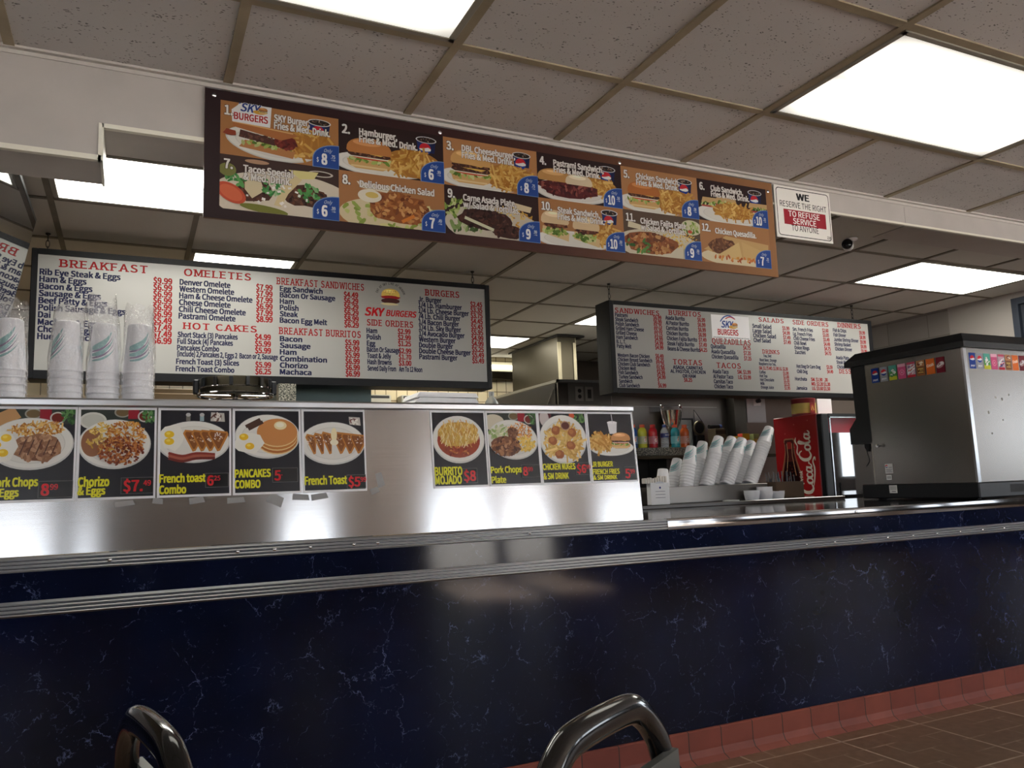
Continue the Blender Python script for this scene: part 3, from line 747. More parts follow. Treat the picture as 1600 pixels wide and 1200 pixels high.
def egg(p, cx, cy, r):
    p.blob(cx, cy, r, r*.8, (240, 238, 230), 0, 14, .12); p.ell(cx, cy, r*.42, r*.36, (236, 190, 40)); p.ell(cx-r*.08, cy+r*.08, r*.2, r*.15, (250, 222, 90))
def toast(p, x, y, w_, h_, lean=0.0):
    """a half slice standing on its point, dusted with sugar"""
    P = [(x+w_*.55, y-h_*.04), (x-w_*.02, y+h_*.78), (x+w_*.10, y+h_*.95), (x+w_*.95+lean, y+h_*.86), (x+w_*1.02+lean, y+h_*.72), (x+w_*.72, y)]
    p.poly(P, (190, 124, 56)); Q = [(x+w_*.58, y+h_*.08), (x+w_*.10, y+h_*.76), (x+w_*.16, y+h_*.86), (x+w_*.90+lean, y+h_*.78), (x+w_*.68, y+h_*.1)]
    p.poly(Q, (136, 80, 38)); p.scatter(x+w_*.5+lean*.5, y+h_*.6, w_*.26, h_*.22, 16, [(240, 230, 220), (200, 156, 106), (104, 58, 28)], w_*.16, w_*.07, None, .3, True)

# ------------------------------------------------------------------ wide food banner on the header
BX0, BX1, BZ0, BZ1 = 0.187, 2.578, 1.953, 2.386
bn = thing('menu_banner', 'wide brown banner of twelve numbered food pictures fixed to the header', 'banner', ((BX0+BX1)/2, -0.002, BZ0))
b = MB(); b.box(BX0, BX1, -0.013, -0.001, BZ0, BZ1); b.mi = 1; b.box(BX0, BX1, -0.0145, -0.001, BZ1, BZ1+0.004)
b.build('backing_board', [mat('banner_board', (120, 84, 58), 0.4), M_ALU], bn, False, True)
BY = -0.0135
p = Pic((BX0, BY, BZ0), gain=.66); W_ = BX1-BX0; H_ = BZ1-BZ0
stops = [(0, (48, 30, 34)), (0.3, (58, 32, 34)), (0.55, (84, 50, 42)), (0.8, (128, 86, 58)), (1.0, (166, 118, 78))]
for (a, ca), (c_, cb) in zip(stops, stops[1:]): p.grad(a*W_, 0, c_*W_, H_, ca, cb)
p.build('printed_ground', bn)
cw, chh = 0.3842, 0.1825; u0, v0 = 0.235-BX0, 1.9885-BZ0
D1, D2 = (38, 20, 24), (196, 148, 96)
CELLS = [(1, ['SKY Burger,', 'Fries & Med. Drink.'], '8', '75', (176, 122, 74)), (2, ['Hamburger,', 'Fries & Med. Drink.'], '6', '99', (44, 26, 26)), (3, ['DBL Cheeseburger,', 'Fries & Med. Drink.'], '8', '75', (184, 130, 84)),
         (4, ['Pastrami Sandwich,', 'Fries & Med. Drink.'], '10', '50', (44, 24, 26)), (5, ['Chicken Sandwich,', 'Fries & Med. Drink.'], '8', '50', (182, 130, 86)), (6, ['Club Sandwich,', 'Fries & Med. Drink.'], '10', '25', (46, 26, 28)),
         (7, ['Tacos Special', '& Med. Drink.'], '6', '99', (66, 46, 42)), (8, ['Delicious Chicken Salad'], '7', '49', (176, 122, 78)), (9, ['Carne Asada Plate,', 'w/ Salad & Tortillas.'], '9', '99', (50, 28, 28)),
         (10, ['Steak Sandwich,', 'Fries & Med. Drink.'], '10', '50', (178, 124, 78)), (11, ['Chicken Fajita Plate', 'w/Salad & Tortillas.'], '9', '50', (96, 76, 62)), (12, ['Chicken Quesadilla.'], '7', '25', (176, 124, 80))]
def sky_logo(p, x, y, s, board=False):
    """the restaurant's sign: blue italic SKY under a swoosh over red BURGERS, with a small burger"""
    if not board:
        p.poly([(x-.02*s, y-.05*s), (x+1.02*s, y-.08*s), (x+1.06*s, y+.55*s), (x+.9*s, y+.6*s), (x+.6*s, y+.78*s), (x+.3*s, y+.72*s), (x+.12*s, y+.45*s), (x-.04*s, y+.3*s)], (236, 236, 240))
    p.strip(crom([(x+.16*s, y+.50*s), (x+.34*s, y+.68*s), (x+.6*s, y+.74*s), (x+.86*s, y+.62*s)], 5), [.01*s]+[.045*s]*14+[.01*s], (66, 96, 170))
    p.strip(crom([(x+.4*s, y+.62*s), (x+.62*s, y+.70*s), (x+.86*s, y+.62*s)], 5), [.01*s]+[.035*s]*9+[.01*s], (190, 42, 48))
    p.text('SKY', x+.2*s, y+.30*s, .24*s, (40, 62, 140), width=.5*s, bold=.03, shear=.25, outline=((220, 226, 240), .05))
    p.ell(x+.72*s, y+.33*s, .18*s, .06*s, (214, 160, 60)); burger(p, x+.82*s, y+.36*s, .13*s)
    p.text('BURGERS', x+.03*s, y+.03*s, .2*s, (180, 34, 44), width=.92*s, bold=.04, outline=((244, 240, 240), .06))
def cell_art(p, k, x, y):
    """the food of one banner picture, x/y = lower left corner of its cell"""
    s = cw
    if k in (1, 2, 3, 4, 5, 6, 10):
        soda(p, x+s*.83, y+chh*.60, s*.19, chh*.26)
    if k == 1:
        plate(p, x+.42*s, y+.30*chh, .38*s, .30*chh, -.1); fries(p, x+.72*s, y+.40*chh, .27*s, .30*chh, 60, .11*s)
        p.poly([(x+.15*s, y+.18*chh), (x+.6*s, y+.08*chh), (x+.62*s, y+.22*chh), (x+.2*s, y+.32*chh)], (190, 130, 80)); green(p, x+.38*s, y+.3*chh, .22*s, .07*chh, 30, .06*s)
        p.poly([(x+.15*s, y+.36*chh), (x+.45*s, y+.28*chh), (x+.46*s, y+.40*chh), (x+.16*s, y+.5*chh)], (84, 50, 44)); p.scatter(x+.3*s, y+.39*chh, .14*s, .06*chh, 18, [(112, 74, 62), (70, 40, 36)], .04*s, .02*s, None, .3, True)
        meat(p, x+.54*s, y+.36*chh, .1*s, .13*chh, 18, .05*s, ((112, 40, 34), (138, 56, 44), (90, 30, 28))); p.blob(x+.08*s, y+.42*chh, .06*s, .07*chh, (150, 66, 44))
        p.poly([(x+.1*s, y+.54*chh), (x+.5*s, y+.40*chh), (x+.64*s, y+.52*chh), (x+.6*s, y+.58*chh), (x+.25*s, y+.66*chh), (x+.1*s, y+.63*chh)], (178, 112, 64)); p.strip([(x+.1*s, y+.63*chh), (x+.6*s, y+.56*chh)], .012*s, (226, 176, 116))
        sky_logo(p, x+.10*s, y+.66*chh, .30*s)
    elif k in (2, 3, 5):
        plate(p, x+.4*s, y+.2*chh, .46*s, .24*chh); fries(p, x+.70*s, y+.32*chh, .28*s, .30*chh, 80, .12*s)
        burger(p, x+.28*s, y+.26*chh, .21*s, [(0, 0, 0), 0, (196, 128, 70), (216, 166, 102), 0, (186, 112, 54)][k], 2 if k == 3 else 1)
    elif k == 4:
        plate(p, x+.4*s, y+.22*chh, .44*s, .26*chh); fries(p, x+.72*s, y+.42*chh, .22*s, .2*chh, 50, .12*s)
        meat(p, x+.36*s, y+.28*chh, .34*s, .2*chh, 90, .06*s, ((92, 34, 36), (122, 54, 50), (72, 26, 30), (146, 80, 70)))
        bun_top(p, x+.2*s, y+.44*chh, .2*s, .24*chh, (196, 146, 86)); bun_top(p, x+.48*s, y+.42*chh, .16*s, .22*chh, (226, 206, 174))
    elif k == 6:
        plate(p, x+.45*s, y+.2*chh, .48*s, .25*chh)
        for (a, q) in ((.05, .44), (.25, .5), (.72, .46)):
            p.poly([(x+a*s, y+q*chh), (x+(a+.3)*s, y+(q+.02)*chh), (x+(a+.28)*s, y+(q+.14)*chh), (x+(a+.02)*s, y+(q+.13)*chh)], (206, 170, 118)); green(p, x+(a+.14)*s, y+(q-.02)*chh, .14*s, .05*chh, 16, .05*s); p.strip([(x+a*s, y+(q-.08)*chh), (x+(a+.28)*s, y+(q-.08)*chh)], .02*s, (180, 80, 66))
        fries(p, x+.5*s, y+.3*chh, .3*s, .2*chh, 70, .12*s)
    elif k == 7:
        p.ell(x+.84*s, y+.86*chh, .11*s, .06*chh, (206, 196, 186)); p.ell(x+.84*s, y+.86*chh, .09*s, .04*chh, (60, 40, 34)); p.ell(x+.3*s, y+.93*chh, .1*s, .04*chh, (190, 150, 120))
        p.ell(x+.55*s, y+.28*chh, .62*s, .52*chh, (226, 214, 196), 0, 36); meat(p, x+.28*s, y+.4*chh, .16*s, .22*chh, 46, .05*s, ((78, 44, 34), (104, 62, 46), (58, 32, 28))); meat(p, x+.7*s, y+.4*chh, .2*s, .2*chh, 60, .05*s, ((82, 48, 36), (110, 68, 48), (58, 32, 28)))
        p.poly([(x+.2*s, y+.62*chh), (x+.32*s, y+.66*chh), (x+.36*s, y+.4*chh), (x+.26*s, y+.24*chh), (x+.2*s, y+.4*chh)], (228, 212, 176)); p.poly([(x+.62*s, y+.76*chh), (x+.68*s, y+.7*chh), (x+.56*s, y+.4*chh), (x+.5*s, y+.14*chh), (x+.44*s, y+.16*chh), (x+.5*s, y+.5*chh)], (226, 206, 160))
        green(p, x+.42*s, y+.5*chh, .1*s, .14*chh, 22, .06*s, ((60, 130, 66), (96, 164, 92), (150, 196, 140))); green(p, x+.74*s, y+.46*chh, .1*s, .16*chh, 22, .06*s, ((60, 130, 66), (96, 164, 92), (150, 196, 140))); green(p, x+.12*s, y+.56*chh, .08*s, .12*chh, 14, .06*s, ((60, 130, 66), (96, 164, 92)))
        p.ell(x+.09*s, y+.3*chh, .13*s, .16*chh, (206, 84, 56), -.5); p.ell(x+.09*s, y+.3*chh, .10*s, .12*chh, (226, 112, 76), -.5); p.poly([(x+.56*s, y+.86*chh), (x+.82*s, y+.88*chh), (x+.78*s, y+.74*chh), (x+.66*s, y+.71*chh)], (232, 220, 150)); p.ell(x+.36*s, y+.06*chh, .2*s, .07*chh, (126, 128, 56), -.1)
        p.ell(x+.06*s, y+.72*chh, .07*s, .12*chh, (130, 130, 70)); p.scatter(x+.5*s, y+.35*chh, .3*s, .25*chh, 14, [(244, 240, 236)], .03*s, .02*s)
    elif k == 8:
        p.ell(x+.5*s, y+.2*chh, .5*s, .36*chh, (222, 206, 170), 0, 32); green(p, x+.5*s, y+.26*chh, .46*s, .3*chh, 60, .08*s, ((150, 170, 80), (190, 200, 120), (222, 214, 150)))
        meat(p, x+.56*s, y+.38*chh, .3*s, .3*chh, 110, .06*s, ((150, 88, 46), (182, 116, 62), (122, 66, 36), (206, 150, 92))); p.poly([(x+.16*s, y+.82*chh), (x+.5*s, y+.8*chh), (x+.44*s, y+.66*chh), (x+.2*s, y+.7*chh)], (232, 220, 196)); p.ell(x+.28*s, y+.56*chh, .11*s, .13*chh, (238, 230, 212)); p.ell(x+.3*s, y+.58*chh, .06*s, .06*chh, (226, 196, 110)); p.strip([(x+.58*s, y+.12*chh), (x+.7*s, y+.26*chh)], .03*s, (222, 130, 50))
    elif k == 9:
        p.ell(x+.5*s, y+.26*chh, .5*s, .42*chh, (210, 200, 182), 0, 32); green(p, x+.12*s, y+.5*chh, .14*s, .2*chh, 34, .06*s); green(p, x+.2*s, y+.2*chh, .2*s, .14*chh, 34, .07*s, ((70, 96, 50), (130, 156, 90), (196, 206, 160)))
        p.scatter(x+.7*s, y+.45*chh, .26*s, .24*chh, 120, [(226, 176, 70), (206, 150, 60), (236, 200, 110)], .03*s, .012*s); meat(p, x+.42*s, y+.36*chh, .28*s, .22*chh, 80, .06*s, ((66, 36, 30), (88, 52, 42), (48, 26, 24))); meat(p, x+.66*s, y+.16*chh, .2*s, .14*chh, 50, .06*s, ((66, 36, 30), (92, 54, 44), (48, 26, 24)))
        p.strip([(x+.2*s, y+.36*chh), (x+.5*s, y+.16*chh)], .03*s, (222, 222, 190)); p.poly([(x+.72*s, y+.8*chh), (x+.92*s, y+.74*chh), (x+.9*s, y+.62*chh), (x+.72*s, y+.66*chh)], (226, 208, 172))
    elif k == 10:
        plate(p, x+.4*s, y+.14*chh, .44*s, .2*chh); fries(p, x+.75*s, y+.36*chh, .22*s, .26*chh, 60, .12*s)
        for (a, q) in ((.18, .3), (.54, .24)):
            p.poly([(x+(a-.15)*s, y+(q-.06)*chh), (x+(a+.15)*s, y+(q-.2)*chh), (x+(a+.16)*s, y+(q-.02)*chh), (x+(a-.14)*s, y+(q+.1)*chh)], (220, 190, 140)); green(p, x+a*s, y+q*chh, .14*s, .09*chh, 34, .06*s); meat(p, x+a*s, y+(q+.13)*chh, .14*s, .06*chh, 20, .05*s); bun_top(p, x+a*s, y+(q+.2)*chh, .16*s, .26*chh, (226, 196, 156))
    elif k == 11:
        p.ell(x+.45*s, y+.26*chh, .56*s, .36*chh, (216, 206, 184), 0, 32); p.scatter(x+.72*s, y+.45*chh, .24*s, .24*chh, 90, [(226, 184, 80), (214, 160, 66), (238, 210, 120)], .03*s, .012*s)
        meat(p, x+.34*s, y+.28*chh, .34*s, .24*chh, 120, .07*s, ((146, 84, 46), (176, 112, 62), (112, 62, 36), (196, 144, 90))); green(p, x+.2*s, y+.2*chh, .18*s, .16*chh, 14, .07*s, ((66, 110, 54), (90, 140, 70))); p.poly([(x+.06*s, y+.74*chh), (x+.36*s, y+.62*chh), (x+.36*s, y+.54*chh), (x+.05*s, y+.6*chh)], (230, 218, 186)); p.ell(x+.88*s, y+.76*chh, .14*s, .18*chh, (214, 210, 176)); green(p, x+.88*s, y+.76*chh, .11*s, .14*chh, 26, .05*s); p.ell(x+.86*s, y+.66*chh, .03*s, .04*chh, (206, 84, 56))
    elif k == 12:
        p.ell(x+.5*s, y+.16*chh, .5*s, .2*chh, (226, 212, 180), 0, 32); p.poly([(x+.04*s, y+.3*chh), (x+.36*s, y+.68*chh), (x+.98*s, y+.58*chh), (x+.96*s, y+.2*chh), (x+.5*s, y+.12*chh)], (206, 168, 112))
        meat(p, x+.3*s, y+.42*chh, .2*s, .2*chh, 60, .05*s, ((112, 70, 46), (146, 98, 64), (92, 54, 36))); p.poly([(x+.22*s, y+.18*chh), (x+.54*s, y+.56*chh), (x+.58*s, y+.14*chh)], (222, 190, 132)); p.poly([(x+.6*s, y+.14*chh), (x+.58*s, y+.58*chh), (x+.95*s, y+.36*chh), (x+.94*s, y+.2*chh)], (214, 178, 120)); p.scatter(x+.5*s, y+.13*chh, .4*s, .05*chh, 34, [(180, 92, 50), (222, 160, 80), (206, 120, 60)], .05*s, .03*s, None, .3, True)
for k, lines, dol, cents, bg in CELLS:
    col = (k-1) % 6; row = 0 if k > 6 else 1
    x, y = u0+col*cw, v0+row*chh
    p = Pic((BX0, BY-0.0002, BZ0), clip=(x, x+cw, y, y+chh), gain=.68)
    p.rect(x, y, x+cw, y+chh, bg); cell_art(p, k, x, y)
    pan = p.build('menu_picture', bn)
    q = p.sub(); q.clip = None
    q.text('%d.' % k, x+.035*cw, y+chh*.74, chh*.17, (240, 238, 236), bold=.045, xs=.82, outline=((60, 40, 34), .05)); q.build('item_number', pan); q = p.sub(); q.clip = None; q.layer += 12
    tx = x+(.44*cw if k == 1 else .19*cw if k < 10 else .215*cw)
    for i, ln in enumerate(lines):
        n = len(ln); q.text(ln, tx, y+chh*(.755-.145*i if k < 7 else .715-.145*i), chh*.125, (238, 234, 230), bold=.05, xs=.80 if k != 1 else .70, outline=((70, 44, 34), .045))
    q.build('caption', pan)
    q = p.sub(); q.layer += 8; q.clip = (x, x+cw*1.01, y-.01*chh, y+chh)
    bx0, bx1, bz0, bz1 = x+cw*.775, x+cw*1.0, y+.0*chh, y+chh*.44
    def badge(g, c):
        P = [(bx0-g, bz0-g), (bx1+g*.3, bz0-g), (bx1+g*.3, bz1+g)]
        for i in range(9):
            a = PI/2*i/8; P.append((bx1-cw*.02-(bx1-cw*.02-bx0+g)*math.sin(a), bz0+(bz1-bz0)*.35+((bz1-bz0)*.65+g)*math.cos(a)))
        q.poly(P, c)
    badge(.003, (120, 150, 200)); badge(0.0, (36, 76, 156)); q.clip = None
    q.text('Only', bx0+.09*cw, bz0+.30*chh, .065*chh, (220, 228, 240), xs=.8, shear=.35)
    ten = len(dol) > 1
    q.text('$', bx0+(.018 if ten else .03)*cw, bz0+.10*chh, .075*chh, (235, 238, 244), bold=.03, xs=.75)
    q.text(dol, bx0+(.05 if ten else .075)*cw, bz0+.06*chh, .20*chh, (245, 246, 248), bold=.05, xs=.62 if ten else .72)
    q.text('.'+cents, bx0+.155*cw, bz0+.19*chh, .065*chh, (235, 238, 244), bold=.02, xs=.7); q.text('+ TAX', bx0+.16*cw, bz0+.145*chh, .026*chh, (225, 230, 240), bold=.02, xs=.8)
    q.build('price_badge', pan)
for (x, z) in ((0.215, 2.365), (0.992, 2.365), (1.768, 2.364), (2.553, 2.345)):
    q = MB(); q.lathe([(0.007, 0), (0.007, 0.002), (0.004, 0.004), (0, 0.0042)], (x, BY-0.0005, z), 10, Matrix.Rotation(PI/2, 3, 'X')); q.build('mounting_screw', M_ALU, bn, True, True)

# ------------------------------------------------------------------ refuse-service sign
sx0, sx1, sz0, sz1 = 2.594, 2.938, 2.143, 2.388
sn = thing('notice_sign', 'white plastic sign with black border reserving the right to refuse service', 'sign', (sx0, -0.004, sz0))
b = MB(); b.box(sx0, sx1, -0.010, -0.0055, sz0, sz1, 0.002); b.build('sign_plate', mat('sign_white', (226, 224, 220), 0.4), sn, False, True)
p = Pic((sx0, -0.0103, sz0)); sw, sh = sx1-sx0, sz1-sz0
def rrect(g, r): return [(cx+r*math.cos(a), cy+r*math.sin(a)) for (cx, cy, a0) in ((sw-g-r, sh-g-r, 0), (g+r, sh-g-r, PI/2), (g+r, g+r, PI), (sw-g-r, g+r, 1.5*PI)) for a in [a0+PI/2*i/5 for i in range(6)]]
p.poly(rrect(.010, .016), (30, 30, 34)); p.poly(rrect(.0135, .014), (228, 226, 222)); p.build('border', sn)
q = p.sub(); q.text('WE', sw/2, sh*.765, .030, (26, 26, 30), width=.075, bold=.05, align='c'); q.text('RESERVE THE RIGHT', sw/2, sh*.60, .027, (34, 34, 38), width=.285, align='c', bold=.008)
q.text('TO ANYONE', sw/2, sh*.155, .027, (34, 34, 38), width=.165, align='c', bold=.008); q.text('226', sw*.89, sh*.08, .012, (34, 34, 38), bold=.03); q.build('black_lettering', sn)
q = q.sub(); q.rect(sw*.14, sh*.265, sw*.89, sh*.555, (150, 34, 48)); q.text('TO REFUSE', sw/2, sh*.425, .026, (236, 232, 230), width=.19, align='c', bold=.02); q.text('SERVICE', sw/2, sh*.292, .026, (236, 232, 230), width=.14, align='c', bold=.02); q.build('red_band', sn)

# ------------------------------------------------------------------ small bullet camera under the kitchen ceiling
sc = thing('security_camera', 'small grey bullet security camera on the ceiling beside the notice sign', 'security camera', (3.665, 0.54, ZC-0.005))
b = MB(); b.lathe([(0.0, 0), (0.035, 0), (0.035, -0.008), (0.012, -0.012), (0.012, -0.022)], (0.03, 0, 0), 14); b.build('mount', M_WHITE, sc)
Mc = Matrix.Rotation(math.radians(-70), 3, 'Z') @ Matrix.Rotation(math.radians(97), 3, 'Y')
b = MB(); b.lathe([(0.0, -.05), (0.026, -.05), (0.030, -.03), (0.031, .055), (0.029, .06)], (0.0, 0, -0.042), 18, Matrix.Rotation(math.radians(-52), 3, 'Z') @ Matrix.Rotation(PI/2+.12, 3, 'X')); b.build('body', mat('camera_grey', (176, 172, 170), .4), sc)
b = MB(); b.lathe([(0.029, .058), (0.022, .061), (0.0, .0615)], (0, 0, -0.042), 18, Matrix.Rotation(math.radians(-52), 3, 'Z') @ Matrix.Rotation(PI/2+.12, 3, 'X')); b.build('lens', mat('lens_black', (14, 15, 18), .1), sc)
# ------------------------------------------------------------------ hanging menu boards
RED, NAVY, BLACK_ = (140, 8, 16), (20, 24, 62), (22, 24, 40)
def chain(parent, x, y, z0, z1):
    b = MB(); n = max(2, int((z1-z0)/0.026)); h = (z1-z0)/n
    for i in range(n):
        zc = z0+h*(i+.5); pts = []
        for k in range(12):
            a = 2*PI*k/12; u, v = 0.008*math.cos(a), (h*.62)*math.sin(a)
            pts.append((x+u, y, zc+v) if i % 2 else (x, y+u, zc+v))
        b.tube(pts, 0.0022, 5, True)
    b.lathe([(0.012, 0), (0.012, -0.006), (0.004, -0.012)], (x, y, z1+.006), 10)
    b.build('hanging_chain', M_DARKMETAL, parent, True, True)
class Board:
    def __init__(s, name, label, x0, x1, z0, z1, y, px0, px1, pz0, pz1, hooks, warm):
        s.t = thing(name, label, 'menu board', ((x0+x1)/2, y+.09, z0)); s.x0, s.y = x0, y
        b = MB(); d = .17
        b.box(x0, x1, y+.02, y+d, z0, z1); f = .006
        b.box(x0, px0, y, y+.03, z0, z1, .003); b.box(px1, x1, y, y+.03, z0, z1, .003); b.box(px0, px1, y, y+.03, z0, pz0); b.box(px0, px1, y, y+.03, pz1, z1)
        b.build('frame', M_BLACKFRAME, s.t, False, True)
        b = MB(); b.box(px0, px1, y+.008, y+.018, pz0, pz1); b.build('face_panel', warm, s.t, False, True)
        for (hx, zz) in hooks: chain(s.t, hx, y+.07, zz, ZC-.008)
        s.py = y+.0076
    def sheet(s): return Pic((0, s.py, 0))
    def head(s, st, x0, x1, z, h, col=RED):
        p = s.sheet(); p.text(st, x0, z, h, col, width=x1-x0, slab=True); p.build('section_heading', s.t)
    def rows(s, items, x, z0, z1, h, xs, col=NAVY, name='item_list', bold=.052, wide=None):
        p = s.sheet(); n = len(items)
        for i, it in enumerate(items):
            if it is None: continue
            z = z0+(z1-z0)*i/(n-1) if n > 1 else z0
            if isinstance(x, (int, float)): xx = x
            else: xx = x[0]+(x[1]-x[0])*i/max(1, n-1)
            p.text(it, xx, z, h, col, bold=bold, xs=xs)
        p.build(name, s.t)
    def prices(s, items, x, z0, z1, h, xs, bold=.052): s.rows(items, x, z0, z1, h, xs, RED, 'price_list', bold)
def sky_badge(B, cx, z, s):
    p = B.sheet()
    bun_top(p, cx, z+.42*s, .42*s, .34*s, (226, 190, 96)); p.scatter(cx, z+.6*s, .3*s, .1*s, 20, [(150, 120, 60)], .04*s, .02*s)
    p.blob(cx, z+.36*s, .46*s, .08*s, (150, 30, 36), 0, 18, .12); p.blob(cx, z+.2*s, .42*s, .13*s, (70, 34, 34), 0, 14, .05); p.blob(cx-.05*s, z+.06*s, .4*s, .06*s, (206, 196, 150), 0, 14, .1)
    st = 'EAT AT SKY LIKE AT HEAVEN'; n = len(st)
    for i, ch in enumerate(st):
        a = math.radians(158-136*i/(n-1))
        p.text(ch, cx+.62*s*math.cos(a), z+.32*s+.62*s*math.sin(a), .10*s, (34, 34, 40), bold=.02, xs=.75, rot=a-PI/2, align='c')
    p.build('burger_emblem', B.t)
B1 = Board('menu_board', 'black framed hanging menu board listing breakfast, omeletes and burgers', -.466, 1.982, 1.668, 2.316, 1.80, -.438, 1.952, 1.710, 2.288, [(-.405, 2.312), (1.90, 2.312)], M_PANELWHITE)
B1.head('BREAKFAST', -0.342, 0.051, 2.2304, 0.0390)
B1.rows(['Rib Eye Steak & Eggs', 'Ham & Eggs', 'Bacon & Eggs', 'Sausage & Eggs', 'Beef Patty & Eggs', 'Polish Sausage & Eggs', 'Dai', 'Machaca & Eggs', 'Chorizo & Eggs', 'Huevos Rancheros'], (-0.428, -0.427), 2.1854, 1.8635, 0.0289, 0.95)
B1.prices(['$9.99', '$6.99', '$6.99', '$6.99', '$6.99', '$6.99', '$5.49', '$7.49', '$7.49', '$6.99'], (0.082, 0.085), 2.1807, 1.8649, 0.0305, 0.88)
B1.head('OMELETES', 0.228, 0.564, 2.2333, 0.0380)
B1.rows(['Denver Omelete', 'Western Omelete', 'Ham & Cheese Omelete', 'Cheese Omelete', 'Chili Cheese Omelete', 'Pastrami Omelete'], (0.208, 0.206), 2.1837, 2.0024, 0.0292, 0.85)
B1.prices(['$7.99', '$7.99', '$7.99', '$6.99', '$7.99', '$8.99'], (0.594, 0.595), 2.1854, 2.0079, 0.0304, 0.85)
B1.head('HOT CAKES', 0.230, 0.596, 1.9480, 0.0340)
B1.rows(['Short Stack (3) Pancakes', 'Full Stack (4) Pancakes', 'Pancakes Combo'], (0.203, 0.201), 1.9040, 1.8348, 0.0270, 0.7)
B1.rows(['(include) 2,Pancakes 2, Eggs 2  Bacon or 2, Sausage'], (0.202, 0.202), 1.8029, 1.8029, 0.0269, 0.585)
B1.rows(['French Toast (3) Slices', 'French Toast Combo'], (0.198, 0.197), 1.7626, 1.7241, 0.0268, 0.82)
B1.prices(['$4.99', '$5.99', '$5.99'], (0.589, 0.590), 1.9090, 1.8354, 0.0292, 0.85)
B1.prices(['$5.99', '$6.25'], (0.592, 0.592), 1.7570, 1.7205, 0.0289, 0.85)
B1.head('BREAKFAST SANDWICHES', 0.703, 1.191, 2.2245, 0.0380)
B1.rows(['Egg Sandwich', 'Bacon Or Sausage', 'Ham', 'Polish', 'Steak', 'Bacon Egg Melt'], (0.720, 0.720), 2.1877, 2.0097, 0.0282, 0.95)
B1.prices(['$4.49', '$6.29', '$6.29', '$6.29', '$8.99', '$6.29'], (1.075, 1.077), 2.1787, 2.0042, 0.0299, 0.83)
B1.head('BREAKFAST BURRITOS', 0.717, 1.169, 1.9456, 0.0374)
B1.rows(['Bacon', 'Sausage', 'Ham', 'Combination', 'Chorizo', 'Machaca'], (0.721, 0.721), 1.9063, 1.7225, 0.0278, 1.12)
B1.prices(['$5.99', '$5.99', '$5.99', '$6.99', '$6.99', '$6.99'], (1.080, 1.082), 1.9011, 1.7219, 0.0295, 0.83)
B1.head('SIDE ORDERS', 1.207, 1.484, 2.0217, 0.0356)
B1.rows(['Ham', 'Polish', 'Egg'], (1.205, 1.206), 1.9776, 1.9030, 0.0281, 0.78)
B1.rows(['Bacon Or Sausage', 'Toast & Jelly', 'Hash Browns'], (1.205, 1.208), 1.8677, 1.7956, 0.0279, 0.62)
B1.rows(['Served Daily From    Am To 12 Noon'], (1.208, 1.208), 1.7586, 1.7586, 0.0277, 0.53)
B1.prices(['$2.99', '$2.99', '$1.25'], (1.391, 1.392), 1.9815, 1.9094, 0.0285, 0.82)
B1.prices(['$2.99', '$1.70', '$3.00'], (1.395, 1.394), 1.8661, 1.7944, 0.0284, 0.8)
B1.head('BURGERS', 1.566, 1.781, 2.2233, 0.0372)
B1.rows(['Jr. Burger', '1/4 Lb. Hamburger', '1/4 Lb. Cheese Burger', '  /4 Lb. Chili Burger', '1/4 Bacon Burger', '1/4 Lb. Sky Burger', '1/4 Avocado Burger', 'Western Burger', 'Double Burger', 'Double Cheese Burger', 'Pastrami Burger'], (1.521, 1.520), 2.1833, 1.8367, 0.0292, 0.8)
B1.prices(['$2.45', '$3.35', '$3.75', '$4.45', '$5.45', '$5.95', '$4.99', '$4.99', '$5.25', '$5.49', '$5.49'], (1.855, 1.857), 2.1743, 1.8245, 0.0293, 0.8)
sky_badge(B1, 1.350, 2.147, 0.1328)
p = B1.sheet(); p.text('SKY', 1.195, 2.0800, 0.0470, (172, 16, 26), width=0.108, bold=.045, shear=.2); p.text('BURGERS', 1.322, 2.0839, 0.0348, (172, 16, 26), width=0.179, bold=.045, shear=.2); p.build('restaurant_name', B1.t)
B2 = Board('menu_board', 'black framed hanging menu board listing sandwiches, salads and dinners', 2.848, 5.305, 1.660, 2.283, 1.80, 2.885, 5.268, 1.694, 2.256, [(2.90, 2.28), (5.18, 2.28)], M_PANELWHITE)
B2.head('SANDWICHES', 2.899, 3.257, 2.2028, 0.0329)
B2.rows(['Pastrami', 'Steak Sandwich', 'Polish Sandwich', 'Grilled Ham Cheese', 'Grilled Cheese', 'Ham Sandwich', 'B. L. T.', 'Patty Melt'], (2.898, 2.900), 2.1755, 1.9633, 0.0245, 0.74)
B2.prices(['$6.99', '$6.99', '$5.75', '$5.35', '$3.15', '$4.99', '$4.99', '$4.99'], (3.207, 3.209), 2.1754, 1.9664, 0.0260, 0.78)
B2.rows(['Western Bacon Chicken', 'Chicken Breast Sandwich', 'Chicken Club Sandwich', 'Chicken Melt', 'Fish Sandwich', 'Turkey Sandwich', '          Sandwich', 'Club Sandwich'], (2.902, 2.904), 1.9030, 1.6998, 0.0233, 0.74)
B2.prices(['$6.49', '$6.25', '$7.25', '$5.99', '$4.99', '$4.99', '$', '$6.99'], (3.207, 3.215), 1.9072, 1.7044, 0.0256, 0.78)
B2.head('BURRITOS', 3.341, 3.614, 2.2139, 0.0340)
B2.rows(['Asada Burrito', 'Al Pastor Burrito', 'Carnitas Burrito', 'Chicken Burrito', 'Chicken Fajita Burrito', 'Steak Fajita Burrito', 'Beans & Cheese Burrito'], (3.309, 3.312), 2.1792, 1.9632, 0.0262, 0.72)
B2.prices(['$6.99', '$6.99', '$6.99', '$6.99', '$7.49', '$7.49', '$4.25'], (3.583, 3.583), 2.1801, 1.9654, 0.0268, 0.76)
B2.head('TORTAS', 3.350, 3.597, 1.8676, 0.0357)
